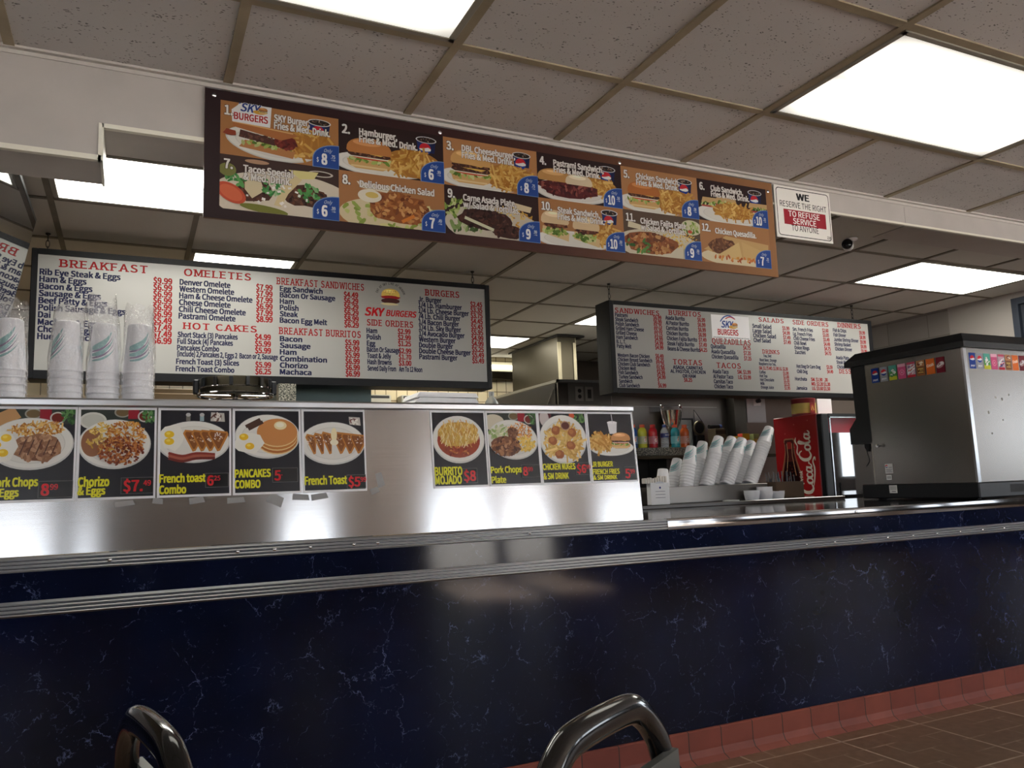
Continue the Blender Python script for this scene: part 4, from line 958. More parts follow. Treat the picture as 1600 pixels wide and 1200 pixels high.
B2.rows(['ASADA, CARNITAS'], (3.348, 3.348), 1.8365, 1.8365, 0.0223, 1.0)
B2.rows(['AL PASTOR, CHICKEN'], (3.325, 3.325), 1.8083, 1.8083, 0.0222, 1.0)
B2.rows(['OR HAM'], (3.425, 3.425), 1.7779, 1.7779, 0.0223, 1.0)
B2.prices(['$6.25'], (3.434, 3.434), 1.7491, 1.7491, 0.0245, 0.85)
B2.head('QUEZADILLAS', 3.700, 4.051, 2.0286, 0.0393)
B2.rows(['Quezadilla', 'Asada Quezadilla', 'Chicken Quezadilla'], (3.686, 3.689), 1.9949, 1.9217, 0.0267, 0.74)
B2.prices(['$4.75', '$7.35', '$7.35'], (3.980, 3.981), 1.9958, 1.9187, 0.0273, 0.74)
B2.head('TACOS', 3.726, 3.943, 1.8556, 0.0367)
B2.rows(['Asada Taco', 'Al Pastor Taco', 'Carnitas Taco', 'Chicken Taco'], (3.688, 3.695), 1.8154, 1.7093, 0.0265, 0.74)
B2.prices(['SM. $1.99', 'LG. $3.99'], (3.910, 3.915), 1.8187, 1.7805, 0.0260, 0.8)
B2.head('SALADS', 4.144, 4.385, 2.2126, 0.0313)
B2.rows(['Small Salad', 'Large Salad', 'Chicken Salad', 'Chef Salad'], (4.081, 4.083), 2.1632, 2.0579, 0.0278, 0.88)
B2.prices(['$5.99', '$4.99', '$7.49', '$7.49'], (4.369, 4.372), 2.1623, 2.0568, 0.0264, 0.8)
B2.head('DRINKS', 4.160, 4.320, 1.9750, 0.0296)
B2.rows(['   Tea, Diet'], (4.164, 4.164), 1.9485, 1.9485, 0.0190, 0.72)
B2.rows(['Root Beer, Orange', 'Raspberry Ice Tea,'], (4.127, 4.118), 1.9169, 1.8883, 0.0199, 0.7)
B2.prices(['SM. $1.75 MD. $1.90 LG. $2.30'], (4.115, 4.115), 1.8552, 1.8552, 0.0227, 0.66)
B2.rows(['Coffee', 'Hot Tea', 'Hot Chocolate', 'Milk', 'Orange Juice'], (4.115, 4.119), 1.8261, 1.7155, 0.0198, 0.74)
B2.prices(['$1.00', '$1.00', '$1.35', '$2.25', '$1.95'], (4.342, 4.345), 1.8241, 1.7131, 0.0220, 0.74)
B2.head('SIDE ORDERS', 4.476, 4.840, 2.2110, 0.0336)
B2.rows(['Sm. French Fries', 'Lg. French Fries', 'Chili Cheese Fries', 'Chili Bowl', 'Onion Rings', 'Zucchini'], (4.471, 4.476), 2.1613, 1.9852, 0.0256, 0.76)
B2.prices(['$2.60', '$3.05', '$5.49', '$4.49', '$4.75', '$4.75'], (4.773, 4.781), 2.1662, 1.9889, 0.0261, 0.74)
B2.rows(['Hot Dog Or Corn Dog', 'Chili Dog'], (4.480, 4.481), 1.8797, 1.8406, 0.0243, 0.76)
B2.prices(['$3.59', '$4.49'], (4.786, 4.788), 1.8822, 1.8477, 0.0248, 0.74)
B2.rows(['Horchata', None, 'Jamaica'], (4.456, 4.461), 1.7840, 1.7150, 0.0241, 0.84)
B2.prices(['SM. $1.90   .30', 'MD. $2.20 $1.30', 'LG. $3.60 $1.50'], (4.615, 4.620), 1.7832, 1.7154, 0.0244, 0.8)
B2.head('DINNERS', 4.942, 5.188, 2.2134, 0.0357)
B2.rows(['Fish & Chips', 'Fish Dinner', 'Jumbo Shrimp Dinner', 'Shrimp Basket', 'Chicken Dinner'], (4.886, 4.892), 2.1751, 2.0283, 0.0253, 0.74)
B2.prices(['$9.99', '$8.99', '$9.99', '$9.99', '$9.99'], (5.168, 5.171), 2.1687, 2.0205, 0.0258, 0.74)
B2.rows(['Asada Plate', 'Steak Plate', 'Chicken Plate'], (4.893, 4.897), 1.9603, 1.8887, 0.0251, 0.74)
B2.head('DESSERTS', 4.916, 5.170, 1.8499, 0.0340)
p = B2.sheet(); p.rect(3.704, 2.062, 4.049, 2.240, (240, 239, 242)); sky_logo(p, 3.752, 2.090, 0.20, True); p.text('Sandwich Specialties & Mexican Food', 3.714, 2.072, .010, (60, 60, 70), width=0.325, bold=.02); p.build('restaurant_logo', B2.t)
# ------------------------------------------------------------------ taped food posters, letter-size sheets on the guard
PW, PH = 0.2145, 0.277
def poster(x0, title, label, art, lines, price, dx=0.0):
    """x0 = left edge; art draws the food; lines = [(text, height in the sheet, width)]; price = (main, cents, x, z, w, h)"""
    z0 = 1.0755; tl = Vector((0, gy(z0+PH)-gy(z0), PH)).normalized()
    o = Vector((x0, gy(z0)-0.0022, z0))
    t = thing('food_poster', label, 'poster', (x0+PW/2, o.y, z0), 0, 'food posters taped along the steel guard')
    p = Pic(o, (1, 0, 0), tl); p.rect(0, 0, PW-.0015, PH, (240, 241, 246)); p.build('sheet', t, M_GLOSSPRINT)
    q = p.sub(); m_ = .0072; q.clip = (m_, PW-m_, m_, PH-m_); q.rect(m_, m_, PW-m_, PH-m_, (28, 29, 38)); art(q); q.build('photo_print', t, M_GLOSSPRINT)
    q = q.sub(); q.clip = None
    for st, zz, ww, hh in lines: q.text(st, .007, zz, hh, (226, 222, 40), width=ww, bold=.055)
    q.build('title_lettering', t, M_GLOSSPRINT)
    if price:
        main, cents, px, pz, pw, ph = price; q = q.sub()
        q.rect(px-.0012, pz-.0012, px+pw+.0012, pz+ph+.0012, (104, 104, 108)); q.rect(px, pz, px+pw, pz+ph, (22, 22, 26))
        w1 = q.text(main, px+pw*.08, pz+ph*.14, ph*.70, (212, 30, 40), bold=.04, xs=.9)
        q.text(cents, px+pw*.12+w1, pz+ph*.48, ph*.34, (206, 40, 50), bold=.03, xs=.9); q.build('price_tag', t, M_GLOSSPRINT)
def clutter(q, x, z, s=1.0):
    """relish dish, ketchup, salsa cup and greens behind the plate"""
    q.rect(.006, z-.03, PW-.006, PH-.006, (44, 52, 48)); q.ell(x, z, .022, .016, (150, 150, 140)); q.ell(x, z, .018, .012, (110, 90, 60)); q.rect(x+.016, z-.02, x+.046, PH-.006, (150, 26, 44))
    q.ell(x+.062, z-.012, .02, .018, (206, 204, 196)); q.ell(x+.062, z-.012, .016, .014, (112, 34, 26)); green(q, PW-.022, z, .018, .03, 34, .016, ((60, 104, 56), (90, 138, 78), (44, 80, 44)))
def art_porkchop_eggs(q):
    clutter(q, .10, .256); q.poly([(.0, .25), (.05, .276), (.07, .245), (.02, .215)], (196, 150, 100)); plate(q, .098, .168, .108, .076)
    q.scatter(.112, .212, .072, .022, 150, [(206, 150, 70), (176, 112, 46), (226, 186, 110)], .014, .004); meat(q, .115, .155, .062, .042, 70, .02, ((150, 106, 78), (176, 130, 98), (122, 78, 56), (196, 152, 116)))
    for i in range(5): q.strip([(.07+.02*i, .135), (.085+.02*i, .18)], .003, (84, 52, 40))
    q.blob(.022, .16, .04, .045, (238, 236, 228), 0, 14, .12)
    for (a, c) in ((.012, .165), (.036, .185), (.03, .142)): q.ell(a, c, .013, .011, (238, 196, 44)); q.ell(a-.003, c+.003, .006, .004, (250, 224, 96))
def art_chorizo(q):
    clutter(q, .118, .262); q.ell(.04, .236, .036, .026, (212, 214, 206)); q.ell(.04, .236, .03, .02, (196, 198, 190)); plate(q, .100, .165, .098, .075)
    q.ell(.04, .17, .03, .042, (150, 100, 70)); q.scatter(.07, .185, .045, .045, 110, [(226, 190, 96), (236, 208, 130), (204, 160, 70)], .012, .004); q.scatter(.13, .19, .055, .045, 200, [(206, 140, 60), (176, 104, 42), (226, 170, 90)], .012, .004)
    q.scatter(.115, .145, .062, .042, 260, [(132, 62, 34), (170, 92, 48), (106, 46, 28), (198, 126, 66)], .010, .007, None, .3, True)
def shakers(q, x, z):
    for k, c in ((0, (120, 116, 110)), (.04, (150, 176, 186))):
        q.rect(x+k-.006, z, x+k+.006, z+.018, c); q.ell(x+k, z+.02, .007, .006, (190, 190, 190))
    q.poly([(x+.065, z), (x+.108, z-.002), (x+.106, z+.026), (x+.067, z+.028)], (190, 186, 180)); q.scatter(x+.086, z+.012, .018, .01, 18, [(90, 60, 50), (230, 226, 220)], .012, .004)
def art_toast_combo(q):
    shakers(q, .086, .236); plate(q, .103, .170, .106, .066)
    for i in range(4): toast(q, .072+.024*i, .142, .05, .07, .01)
    q.blob(.04, .185, .032, .04, (238, 236, 228), 0, 14, .12)
    for c in (.172, .194): q.ell(.032, c, .014, .011, (238, 196, 44)); q.ell(.029, c+.003, .006, .004, (250, 224, 96))
    for k in range(3): q.strip(crom([(.03, .136-.008*k), (.07, .126-.008*k), (.11, .134-.008*k), (.165, .13-.006*k)], 4), .008, ((138, 52, 42), (170, 90, 72), (112, 40, 34))[k])
def art_pancakes(q):
    plate(q, .108, .186, .102, .072)
    for k, c in ((0, (176, 104, 46)), (1, (196, 124, 62)), (2, (206, 138, 78))): q.ell(.138, .172+.012*k, .064, .045, (232, 200, 140)); q.ell(.138, .176+.012*k, .064, .045, c)
    q.ell(.148, .222, .02, .014, (240, 226, 180)); q.ell(.147, .224, .013, .008, (250, 244, 220)); q.blob(.05, .165, .045, .034, (238, 236, 228), 0, 16, .1)
    for (a, c) in ((.034, .185), (.052, .155)): q.ell(a, c, .014, .011, (236, 190, 44)); q.ell(a-.003, c+.003, .006, .004, (250, 224, 96))
    for k in range(2): q.strip([(.04+.008*k, .218-.008*k), (.085+.008*k, .242-.008*k)], .011, (70, 46, 38))
def art_french_toast(q):
    q.poly([(.16, .226), (.198, .222), (.196, .25), (.158, .252)], (196, 190, 184)); q.scatter(.178, .237, .014, .01, 14, [(110, 60, 56), (230, 226, 220)], .012, .004); plate(q, .102, .162, .108, .072)
    for i in range(3): toast(q, .012+.026*i, .128, .046, .07+.004*i, -.012)
    for i in range(3): toast(q, .10+.03*i, .128, .046, .078-.004*i, .016)
    q.ell(.106, .19, .01, .024, (244, 232, 190)); q.ell(.106, .165, .014, .01, (246, 238, 210))
def art_burrito(q):
    plate(q, .105, .172, .100, .086); q.ell(.105, .168, .082, .062, (162, 66, 40)); q.blob(.105, .192, .08, .046, (214, 170, 84), 0, 18, .1)
    q.scatter(.105, .192, .078, .046, 220, [(236, 206, 130), (226, 184, 88), (244, 226, 170), (206, 150, 70)], .022, .003, 1.5, .6); q.scatter(.10, .13, .05, .014, 40, [(180, 76, 44), (206, 120, 60), (140, 52, 34)], .014, .007, None, .3, True)
def art_porkchop_plate(q):
    clutter(q, .115, .258); q.ell(.03, .235, .045, .03, (214, 206, 186)); plate(q, .105, .170, .103, .074, -.12)
    q.scatter(.135, .20, .055, .032, 180, [(222, 146, 62), (206, 124, 48), (236, 172, 90)], .009, .003); green(q, .05, .195, .04, .03, 60, .02, ((196, 206, 160), (220, 222, 190), (150, 176, 110))); meat(q, .105, .195, .022, .022, 30, .012, ((120, 76, 56), (90, 52, 40), (150, 104, 78)))
    q.scatter(.155, .155, .036, .03, 70, [(236, 204, 110), (226, 186, 84)], .016, .009, None, .3, True); meat(q, .075, .145, .062, .036, 100, .02, ((122, 74, 48), (150, 98, 64), (88, 50, 36), (176, 122, 84)))
def art_nuggets(q):
    q.rect(.006, .24, .06, .271, (84, 26, 36)); q.ell(.03, .25, .02, .03, (200, 190, 190)); green(q, .18, .25, .024, .02, 24, .018, ((60, 100, 56), (90, 130, 70))); q.ell(.15, .262, .012, .012, (206, 90, 50)); plate(q, .105, .170, .102, .094)
    q.scatter(.105, .165, .082, .066, 130, [(222, 184, 104), (236, 204, 130), (204, 160, 82)], .05, .008)
    for (a, c) in ((.075, .205), (.145, .195), (.058, .165), (.135, .145), (.082, .112)): q.blob(a, c, .019, .017, (160, 92, 50), 0, 12, .12); q.blob(a-.003, c+.004, .011, .009, (186, 118, 68), 0, 10, .15)
    q.ell(.118, .222, .021, .018, (190, 150, 120)); q.ell(.118, .222, .017, .014, (90, 34, 26))
def art_jr_burger(q):
    q.poly([(.10, .19), (.132, .19), (.138, .235), (.094, .235)], (228, 228, 232)); q.ell(.116, .235, .023, .006, (240, 240, 244)); q.strip([(.118, .235), (.116, .268)], .003, (200, 200, 206)); plate(q, .105, .135, .100, .032)
    fries(q, .06, .158, .05, .032, 90, .05); burger(q, .148, .15, .045, (206, 146, 92), 1)
PX = [-.3603, -.1458, .0715, .2890, .5055, .9545, 1.1690, 1.3820, 1.5965]
poster(PX[0], 'pork', 'food poster of pork chops and eggs, cut off by the left frame edge', art_porkchop_eggs, [('Pork Chops', .046, .112, .024), ('& Eggs', .018, .066, .022)], ('8', '99', .122, .012, .085, .046))
poster(PX[1], 'chorizo', 'food poster titled Chorizo and Eggs taped on the steel guard', art_chorizo, [('Chorizo', .040, .080, .026), ('& Eggs', .016, .070, .022)], ('$7.', '49', .120, .016, .086, .046))
poster(PX[2], 'combo', 'food poster titled French toast Combo with eggs and bacon', art_toast_combo, [('French toast', .046, .130, .024), ('Combo', .012, .074, .024)], ('6', '25', .138, .028, .066, .042))
poster(PX[3], 'pancakes', 'food poster titled PANCAKES COMBO with a round pancake stack', art_pancakes, [('PANCAKES', .056, .108, .024), ('COMBO', .022, .076, .024)], ('5', '.', .122, .038, .078, .044))
poster(PX[4], 'toast', 'food poster titled French Toast with six slices fanned on a plate', art_french_toast, [('French Toast', .026, .138, .026)], ('$5', '99', .146, .010, .062, .044))
poster(PX[5], 'burrito', 'food poster titled BURRITO MOJADO with melted cheese in a bowl', art_burrito, [('BURRITO', .045, .102, .028), ('MOJADO', .014, .098, .028)], ('$8', '', .112, .016, .054, .050))
poster(PX[6], 'plate', 'food poster titled Pork Chops Plate with rice and salad', art_porkchop_plate, [('Pork Chops', .048, .122, .022), ('Plate', .012, .056, .022)], ('8', '99', .130, .030, .074, .044))
poster(PX[7], 'nuggets', 'food poster titled CHICKEN NUGES and SM DRINK over fries', art_nuggets, [('CHICKEN NUGES', .055, .138, .022), ('& SM DRINK', .020, .106, .022)], ('$6', '99', .148, .034, .058, .044))
poster(PX[8], 'burger', 'food poster titled JR BURGER with fries and a drink, nearest the guard end', art_jr_burger, [('JR BURGER', .062, .092, .019), ('FRENCH FRIES', .033, .120, .019), ('& SM DRINK', .012, .106, .016)], ('5', '99', .150, .008, .052, .050))

# ------------------------------------------------------------------ foam cups
CH, CR, CB = 0.160, 0.0455, 0.0325          # height, rim radius, base radius (cup stands rim down)
SW_T, SW_P = (142, 190, 192), (140, 124, 156)
def cup_mesh(h, rr, rb, n=26):
    b = MB(); b.lathe([(rr-.0008, .0015), (rr-.0002, 0), (rr+.0012, .0015), (rr+.0015, .005), (rr, .0075), (rr-.001, .009), (rb+.001, h-.004), (rb-.002, h-.0005), (rb-.006, h), (rb-.0085, h-.004), (0, h-.004)], seg=n); return b
def swoosh(h, rr, rb, parent, a0=-PI/2, reps=2):
    """printed teal and mauve brush strokes wrapped round the cup"""
    V, F, K = [], [], []
    for rpt in range(reps):
        base = a0+2*PI*rpt/reps
        for (da, zl, zt, wd, col, lift) in ((0.0, .50, .92, .15, SW_T, 0), (.06, .43, .80, .045, SW_P, 1), (.10, .36, .74, .10, SW_T, 2), (.16, .30, .66, .04, SW_P, 3), (.2, .245, .54, .05, SW_T, 4)):
            N = 16
            for i in range(N):
                q = []
                for (k, sgn) in ((i, -1), (i, 1), (i+1, 1), (i+1, -1)):
                    t = k/N; u = da*.6+1.75*(t-.5); zz = h*(zl+(zt-zl)*t**2.6)
                    zz2 = zz+h*wd*.5*sgn*max(.04, math.sin(PI*min(1, t*.86+.14)))
                    r = rr+(rb-rr)*(zz2/h)+.0004+.00004*lift; a = base+u
                    q.append((r*math.cos(a), r*math.sin(a), zz2))
                k0 = len(V); V += q; F.append([k0, k0+1, k0+2, k0+3]); K.append(lin(col))
    me = bpy.data.meshes.new('swoosh_print'); me.from_pydata(V, [], F); at = me.color_attributes.new('Ink', 'FLOAT_COLOR', 'CORNER')
    at.data.foreach_set('color', [c for k in K for _ in range(4) for c in k]); me.materials.append(M_PRINT)
    o = bpy.data.objects.new('swoosh_print', me); C.objects.link(o); o.parent = parent; return o
first = None
def place_cup(proto, loc, rot, label, group=None, printed=True):
    r = proto.copy(); C.objects.link(r); r.location = loc; r.rotation_euler = rot; r['label'] = label
    if group: r['group'] = group
    if printed:
        for ch in proto.children:
            c = ch.copy(); C.objects.link(c); c.parent = r
    return r
cup0 = cup_mesh(CH, CR, CB).build('foam_cup', M_FOAM); tag(cup0, 'x', 'cup'); swoosh(CH, CR, CB, cup0, -2.2)
ZS = 1.3795
BAGS = [(-.338, .155, 'leftmost bagged stack', .35), (-.189, .150, 'second bagged stack from the left', -.35), (-.086, .164, 'third bagged stack from the left', .55), (.013, .150, 'rightmost bagged stack', .75)]
used = False
for k, (x, y, nm, rz) in enumerate(BAGS):
    for i in range(5):
        top = i == 4
        lab = ('white foam cup with teal swoosh on top of the '+nm) if top else ('white foam cup nested inside the '+nm)
        g = None if top else 'nested foam cups of the '+nm
        loc = (x, y, ZS+.0215*i)
        if not used:
            cup0.location = loc; cup0.rotation_euler = (0, 0, rz); cup0['label'] = lab; used = True
            if g: cup0['group'] = g
        else: place_cup(cup0, loc, (0, 0, rz), lab, g)
    # thin clear sleeve round the stack, twisted open at the top
    rb_ = random.Random(k+3); b = MB(); rings = []; seg = 40
    tall = [.300, .292, .325, .305][k]
    for j, z in enumerate([0, .02, .05, .09, .13, .17, .20, .225, .25, .268, .283, tall]):
        base = CR+.0032 if z < .13 else CR+.003-(z-.13)*.06
        ring = []
        for q in range(seg):
            a = 2*PI*q/seg; wv = .0006 if z < .13 else .0022
            rr = base+wv*math.sin(5*a+j*.9+k)+rb_.uniform(-wv*.5, wv*.7)
            fl = max(0, (z-.22)/.08)
            px, py = rr*math.cos(a)*(1+.10*fl), rr*math.sin(a)*(1-.55*min(1, fl))
            ring.append(b.bm.verts.new((px+.01*fl*math.sin(k*2.1), py, z+fl*(.012*math.sin(3*a+k)+rb_.uniform(-.004, .005)))))
        rings.append(ring)
    for j in range(len(rings)-1):
        for q in range(seg): b.bm.faces.new((rings[j][q], rings[j][(q+1) % seg], rings[j+1][(q+1) % seg], rings[j+1][q]))
    sl = b.build('plastic_sleeve', M_FILM, angle=80); sl.location = (x, y, ZS+.0005)
    tag(sl, 'crumpled clear plastic bag around the '+nm, 'plastic bag', 'clear bags over the cup stacks')

# ------------------------------------------------------------------ drinks counter behind: ledge, cup box, leaning stacks
lg = thing('back_ledge', 'low steel ledge crossing the kitchen behind the worktop', 'ledge', (3.2, 1.0, .90))
b = MB(); b.box(1.4, 3.965, 1.0, 1.40, .927, .946, .004); b.build('ledge_top', M_STEELTOP, lg, False, True)
b = MB(); b.box(1.4, 3.966, .988, .9992, .9262, .9455, .002); b.build('front_edge', mat('dark_ledge_edge', (66, 54, 46), .3), lg, False, True)
b = MB(); b.box(1.42, 3.95, 1.05, 1.38, .0, .926); b.build('ledge_base', M_DARKMETAL, lg, False, True)
cb = thing('cup_rest', 'long steel box on the back ledge that the leaning cup stacks stand on', 'box', (3.0, 1.1, .9465))
b = MB(); b.box(2.55, 3.46, 1.112, 1.34, .9465, 1.004, .003); b.build('rest_body', M_STEELWALL, cb, False, True)
b = MB(); b.box(2.55, 3.46, 1.104, 1.112, .9465, 1.040, .002); b.build('front_lip', M_STEELWALL, cb, False, True)
sh, sr, sb = 0.118, 0.0425, 0.0285
cs0 = cup_mesh(sh, sr, sb, 22).build('foam_cup', M_FOAM); tag(cs0, 'x', 'cup'); cs0p = cs0.copy(); C.objects.link(cs0p); swoosh(sh, sr, sb, cs0p, -2.35, 3)
STK = [(2.742, 8, 1, 1), (2.817, 15.9, 5, 2), (2.902, 17.5, 9, 3), (2.979, 17.8, 11, 4), (3.049, 23.9, 13, 5), (3.120, 29.1, 14, 6), (3.199, 29.7, 13, 7), (3.292, 27.4, 12, 8), (3.375, 31.1, 18, 9)]
ORD = ['', 'first', 'second', 'third', 'fourth', 'fifth', 'sixth', 'seventh', 'eighth', 'last']
used = False
for (x, deg, n, k) in STK:
    a = math.radians(deg+(3 if k > 4 else 1)); ax = Vector((math.sin(a), 0.10, math.cos(a))).normalized()
    for i in range(n):
        yy = 1.160 if k % 2 else 1.278
        base = Vector((x*(2.632+yy)/3.802, yy, 1.0065+sr*math.sin(a)*1.05+.01*(1-min(1, k-1))))+ax*(.0178*i+.002)
        top = i == n-1
        if n == 1: lab, g = 'lone upturned foam cup standing between the napkin box and the leaning cup stacks', None
        elif top: lab, g = 'printed foam cup topping the %s leaning stack counted from the napkin box' % ORD[k], None
        else: lab, g = 'foam cup nested inside the %s leaning stack counted from the napkin box' % ORD[k], 'nested cups of the %s leaning stack' % ORD[k]
        rot = ax.to_track_quat('Z', 'Y').to_euler()
        if n == 1:
            cs0.location = base; cs0.rotation_euler = rot; cs0['label'] = lab
        elif not used:
            cs0p.location = base; cs0p.rotation_euler = rot; cs0p['label'] = lab; cs0p['group'] = g; used = True
        else: place_cup(cs0p, base, rot, lab, g, True)
M_CLEAR = mat('clear_plastic', (206, 216, 222), .08, 0, Alpha=.45)
# ------------------------------------------------------------------ things on the ledge
nb = thing('napkin_box', 'white printed card box filled with paper bags beside the guard end', 'box', (2.605, 1.08, .9465))
b = MB(); b.box(2.555, 2.678, 1.02, 1.058, .9465, 1.066, .001); b.build('carton', M_PAPER, nb, False, True)
b = MB(); rr_ = random.Random(4)
for k in range(9):
    x = 2.522+.0165*k; b.box(x, x+.014, 1.022, 1.056, 1.062, 1.088+rr_.uniform(0, .016), .003)
b.build('paper_bag', mat('bag_paper', (222, 216, 208), .8), nb, False, True)['kind'] = 'stuff'
p = Pic((2.555, 1.0196, .9465)); p.ell(.061, .112, .03, .014, (206, 208, 216), 0, 20, .2, PI-.2); p.ell(.062, .092, .006, .006, (40, 60, 130))
for z in (.072, .055, .038): p.strip([(.03, z), (.095, z)], .0022, (90, 92, 110))
p.build('printed_lines', nb)
b = MB(); b.prism([(2.50, 1.37, .9470), (2.70, 1.37, .9470), (2.70, 1.37, 1.11), (2.64, 1.37, 1.115)], (0, .02, 0)); lid = b.build('steel_flap', M_STEELWALL, smooth=False); tag(lid, 'angled grey metal flap standing behind the napkin box', 'flap')
pc0 = None
for (xc, n, lab) in ((3.290, 3, 'leftmost of three portion cup stacks'), (3.388, 5, 'tallest portion cup stack on the ledge'), (3.480, 2, 'portion cup stack nearest the red cooler')):
    for i in range(n):
        if pc0 is None:
            h, rt, rb_ = .036, .0465, .040; b = MB()
            b.lathe([(0, 0), (rb_-.002, 0), (rb_, .002), (rt-.001, h-.003), (rt+.0008, h-.002), (rt+.0008, h), (rt-.0004, h), (rb_-.0005, .0035), (0, .0025)], seg=26)
            pc = pc0 = b.build('portion_cup', M_FOAM)
        else: pc = pc0.copy(); C.objects.link(pc)
        pc.location = (xc, 1.054, .9467+.0092*i)
        if i == n-1: tag(pc, 'white portion cup on top of the '+lab, 'cup')
        else: tag(pc, 'white portion cup nested inside the '+lab, 'cup')
        if 'group' in pc: del pc['group']
        if i < n-1: pc['group'] = 'nested cups of the '+lab
b = MB(); b.lathe([(0, 0), (.046, 0), (.048, .002), (.047, .004), (.040, .005), (0, .005)], seg=28); o = b.build('plastic_disc', M_WHITE); o.location = (3.128, 1.05, .9465); tag(o, 'flat white cup lid lying on the ledge', 'lid')
bx = thing('carton_box', 'open brown carton on the ledge under the red cooler side', 'box', (3.60, 1.13, .9465))
b = MB()
for q in ((3.50, 3.72, 1.075, 1.08), (3.50, 3.72, 1.225, 1.23), (3.50, 3.505, 1.08, 1.225), (3.715, 3.72, 1.08, 1.225)): b.box(*q, .9465, 1.045)
b.box(3.50, 3.72, 1.075, 1.23, .9466, .951); b.build('carton', M_CARD, bx, False, True)
b = MB(); r5 = random.Random(9)
for i in range(26):
    x, y = r5.uniform(3.51, 3.70), r5.uniform(1.09, 1.20); b.tube([(x, y, .952), (x+r5.uniform(-.02, .03), y+.01, 1.06+r5.uniform(0, .05))], .0028, 5)
b.build('wrapped_straw', mat('straw_wrap', (60, 62, 68), .3), bx, True, True)['kind'] = 'stuff'

# ------------------------------------------------------------------ back shelf of speckled stone with bottles and trophy
bs = thing('back_shelf', 'speckled grey stone shelf along the steel partition carrying the bottles', 'shelf', (3.6, 2.4, 1.20))
b = MB(); b.box(2.885, 4.455, 2.305, 2.594, 1.262, 1.322, .004); b.build('stone_slab', M_GRANITE, bs, False, True)
b = MB(); b.box(2.885, 4.70, 2.30, 2.594, 1.238, 1.2615, .002); b.build('steel_edge', M_STEELDULL, bs, False, True)
b = MB()
for x in (2.95, 3.65, 4.35): b.box(x, x+.04, 2.36, 2.594, 0, 1.2375)
b.build('bracket', M_DARKMETAL, bs, False, True)
ZB = 1.3225
def sports_bottle(x, y, liquid, cap, label, lab):
    t = thing('sports_drink_bottle', label, 'bottle', (x, y, ZB), 0, 'bottled drinks on the stone shelf')
    b = MB(); b.lathe([(0, 0), (.030, 0), (.034, .004), (.034, .012), (.0325, .02), (.034, .03), (.034, .085), (.032, .092), (.034, .100), (.034, .118), (.030, .134), (.020, .148), (.0175, .152), (.0175, .157), (0, .157)], seg=22)
    b.build('bottle_body', mat('drink', liquid, .12, 0, Specular_IOR_Level=.6), t)
    b = MB(); b.lathe([(0.0175, .152), (.0195, .153), (.0195, .170), (.0175, .174), (0, .174)], seg=22); b.build('cap', mat('cap', cap, .35), t)
    b = MB(); b.lathe([(.0346, .030), (.0346, .086)], seg=22); b.build('label_wrap', mat('label', lab, .35), t)
    P_ = Pic(Vector((x-.02, y-.0352, ZB+.032))); P_.poly([(.024, .05), (.030, .05), (.021, .028), (.026, .028), (.014, .006), (.017, .022), (.013, .022)], (236, 120, 40)); P_.text('G', .010, .012, .022, (236, 238, 242), bold=.04); P_.build('label_print', t)
YBt = 2.352
sports_bottle(3.355, YBt, (34, 84, 160), (222, 92, 52), 'blue sports drink with orange cap, half hidden by the guard end', (120, 160, 206))
sports_bottle(3.440, YBt, (206, 206, 60), (222, 92, 52), 'yellow sports drink with orange cap on the stone shelf', (196, 196, 150))
sports_bottle(3.535, YBt, (190, 30, 44), (206, 50, 50), 'red sports drink with red cap on the stone shelf', (206, 120, 136))
sports_bottle(3.738, YBt, (44, 140, 150), (222, 96, 70), 'teal sports drink with orange cap in front of the trophy', (120, 190, 196))
sports_bottle(3.828, YBt, (206, 92, 40), (214, 92, 50), 'orange sports drink with orange cap, last of the bottle row', (216, 150, 130))
t = thing('water_bottle', 'clear water bottle with dark blue label between red and teal drinks', 'bottle', (3.640, YBt, ZB), 0, 'bottled drinks on the stone shelf')
b = MB(); pr = [(0, .0), (.028, 0), (.032, .004)]
for i in range(5): pr += [(.032, .012+.012*i), (.029, .018+.012*i)]
pr += [(.032, .075), (.032, .108), (.029, .122), (.018, .146), (.0135, .152), (.0135, .160)]
b.lathe(pr, seg=22); b.build('bottle_body', M_CLEAR, t)
b = MB(); b.lathe([(.0145, .154), (.0145, .172), (.012, .174), (0, .174)], seg=18); b.build('cap', mat('cap_blue', (30, 56, 130), .4), t)
b = MB(); b.lathe([(.0326, .076), (.0326, .108)], seg=22); b.build('label_wrap', mat('label_blue', (28, 48, 116), .35), t)
P_ = Pic(Vector((3.640-.02, YBt-.0334, ZB+.085))); P_.text('WATER', .003, .004, .010, (226, 230, 240), width=.034, bold=.03); P_.build('label_print', t)
# trophy cup behind the bottles
t = thing('trophy', 'gold and silver two-handled trophy cup on the stone shelf', 'trophy', (3.842, 2.52, ZB))
b = MB(); b.lathe([(0, 0), (.045, 0), (.045, .03), (.030, .036), (.014, .05), (.012, .075), (.022, .088), (.03, .10), (.012, .112)], (3.842, 2.52, ZB), 24); b.build('base', mat('trophy_gold', (170, 140, 80), .2, 1.0), t, True, True)
b = MB(); pr = [(.012, .112), (.034, .13), (.052, .19), (.062, .25), (.072, .292), (.074, .30), (.070, .30), (.05, .21), (0, .14)]
b.lathe(pr, (3.842, 2.52, ZB), 28); b.build('cup_body', mat('trophy_silver', (206, 200, 186), .14, 1.0), t, True, True)
for s in (-1, 1):
    b = MB(); path = crom([(3.842+s*x, 2.52, ZB+z) for x, z in ((.045, .16), (.078, .21), (.100, .30), (.098, .338), (.084, .340), (.080, .318))], 6); b.tube(path, .006, 8); b.lathe([(0, -.013), (.010, -.009), (.013, 0), (.010, .009), (0, .013)], (3.842+s*.090, 2.52, ZB+.335), 12); b.build('handle', M_CHROME, t, True, True)
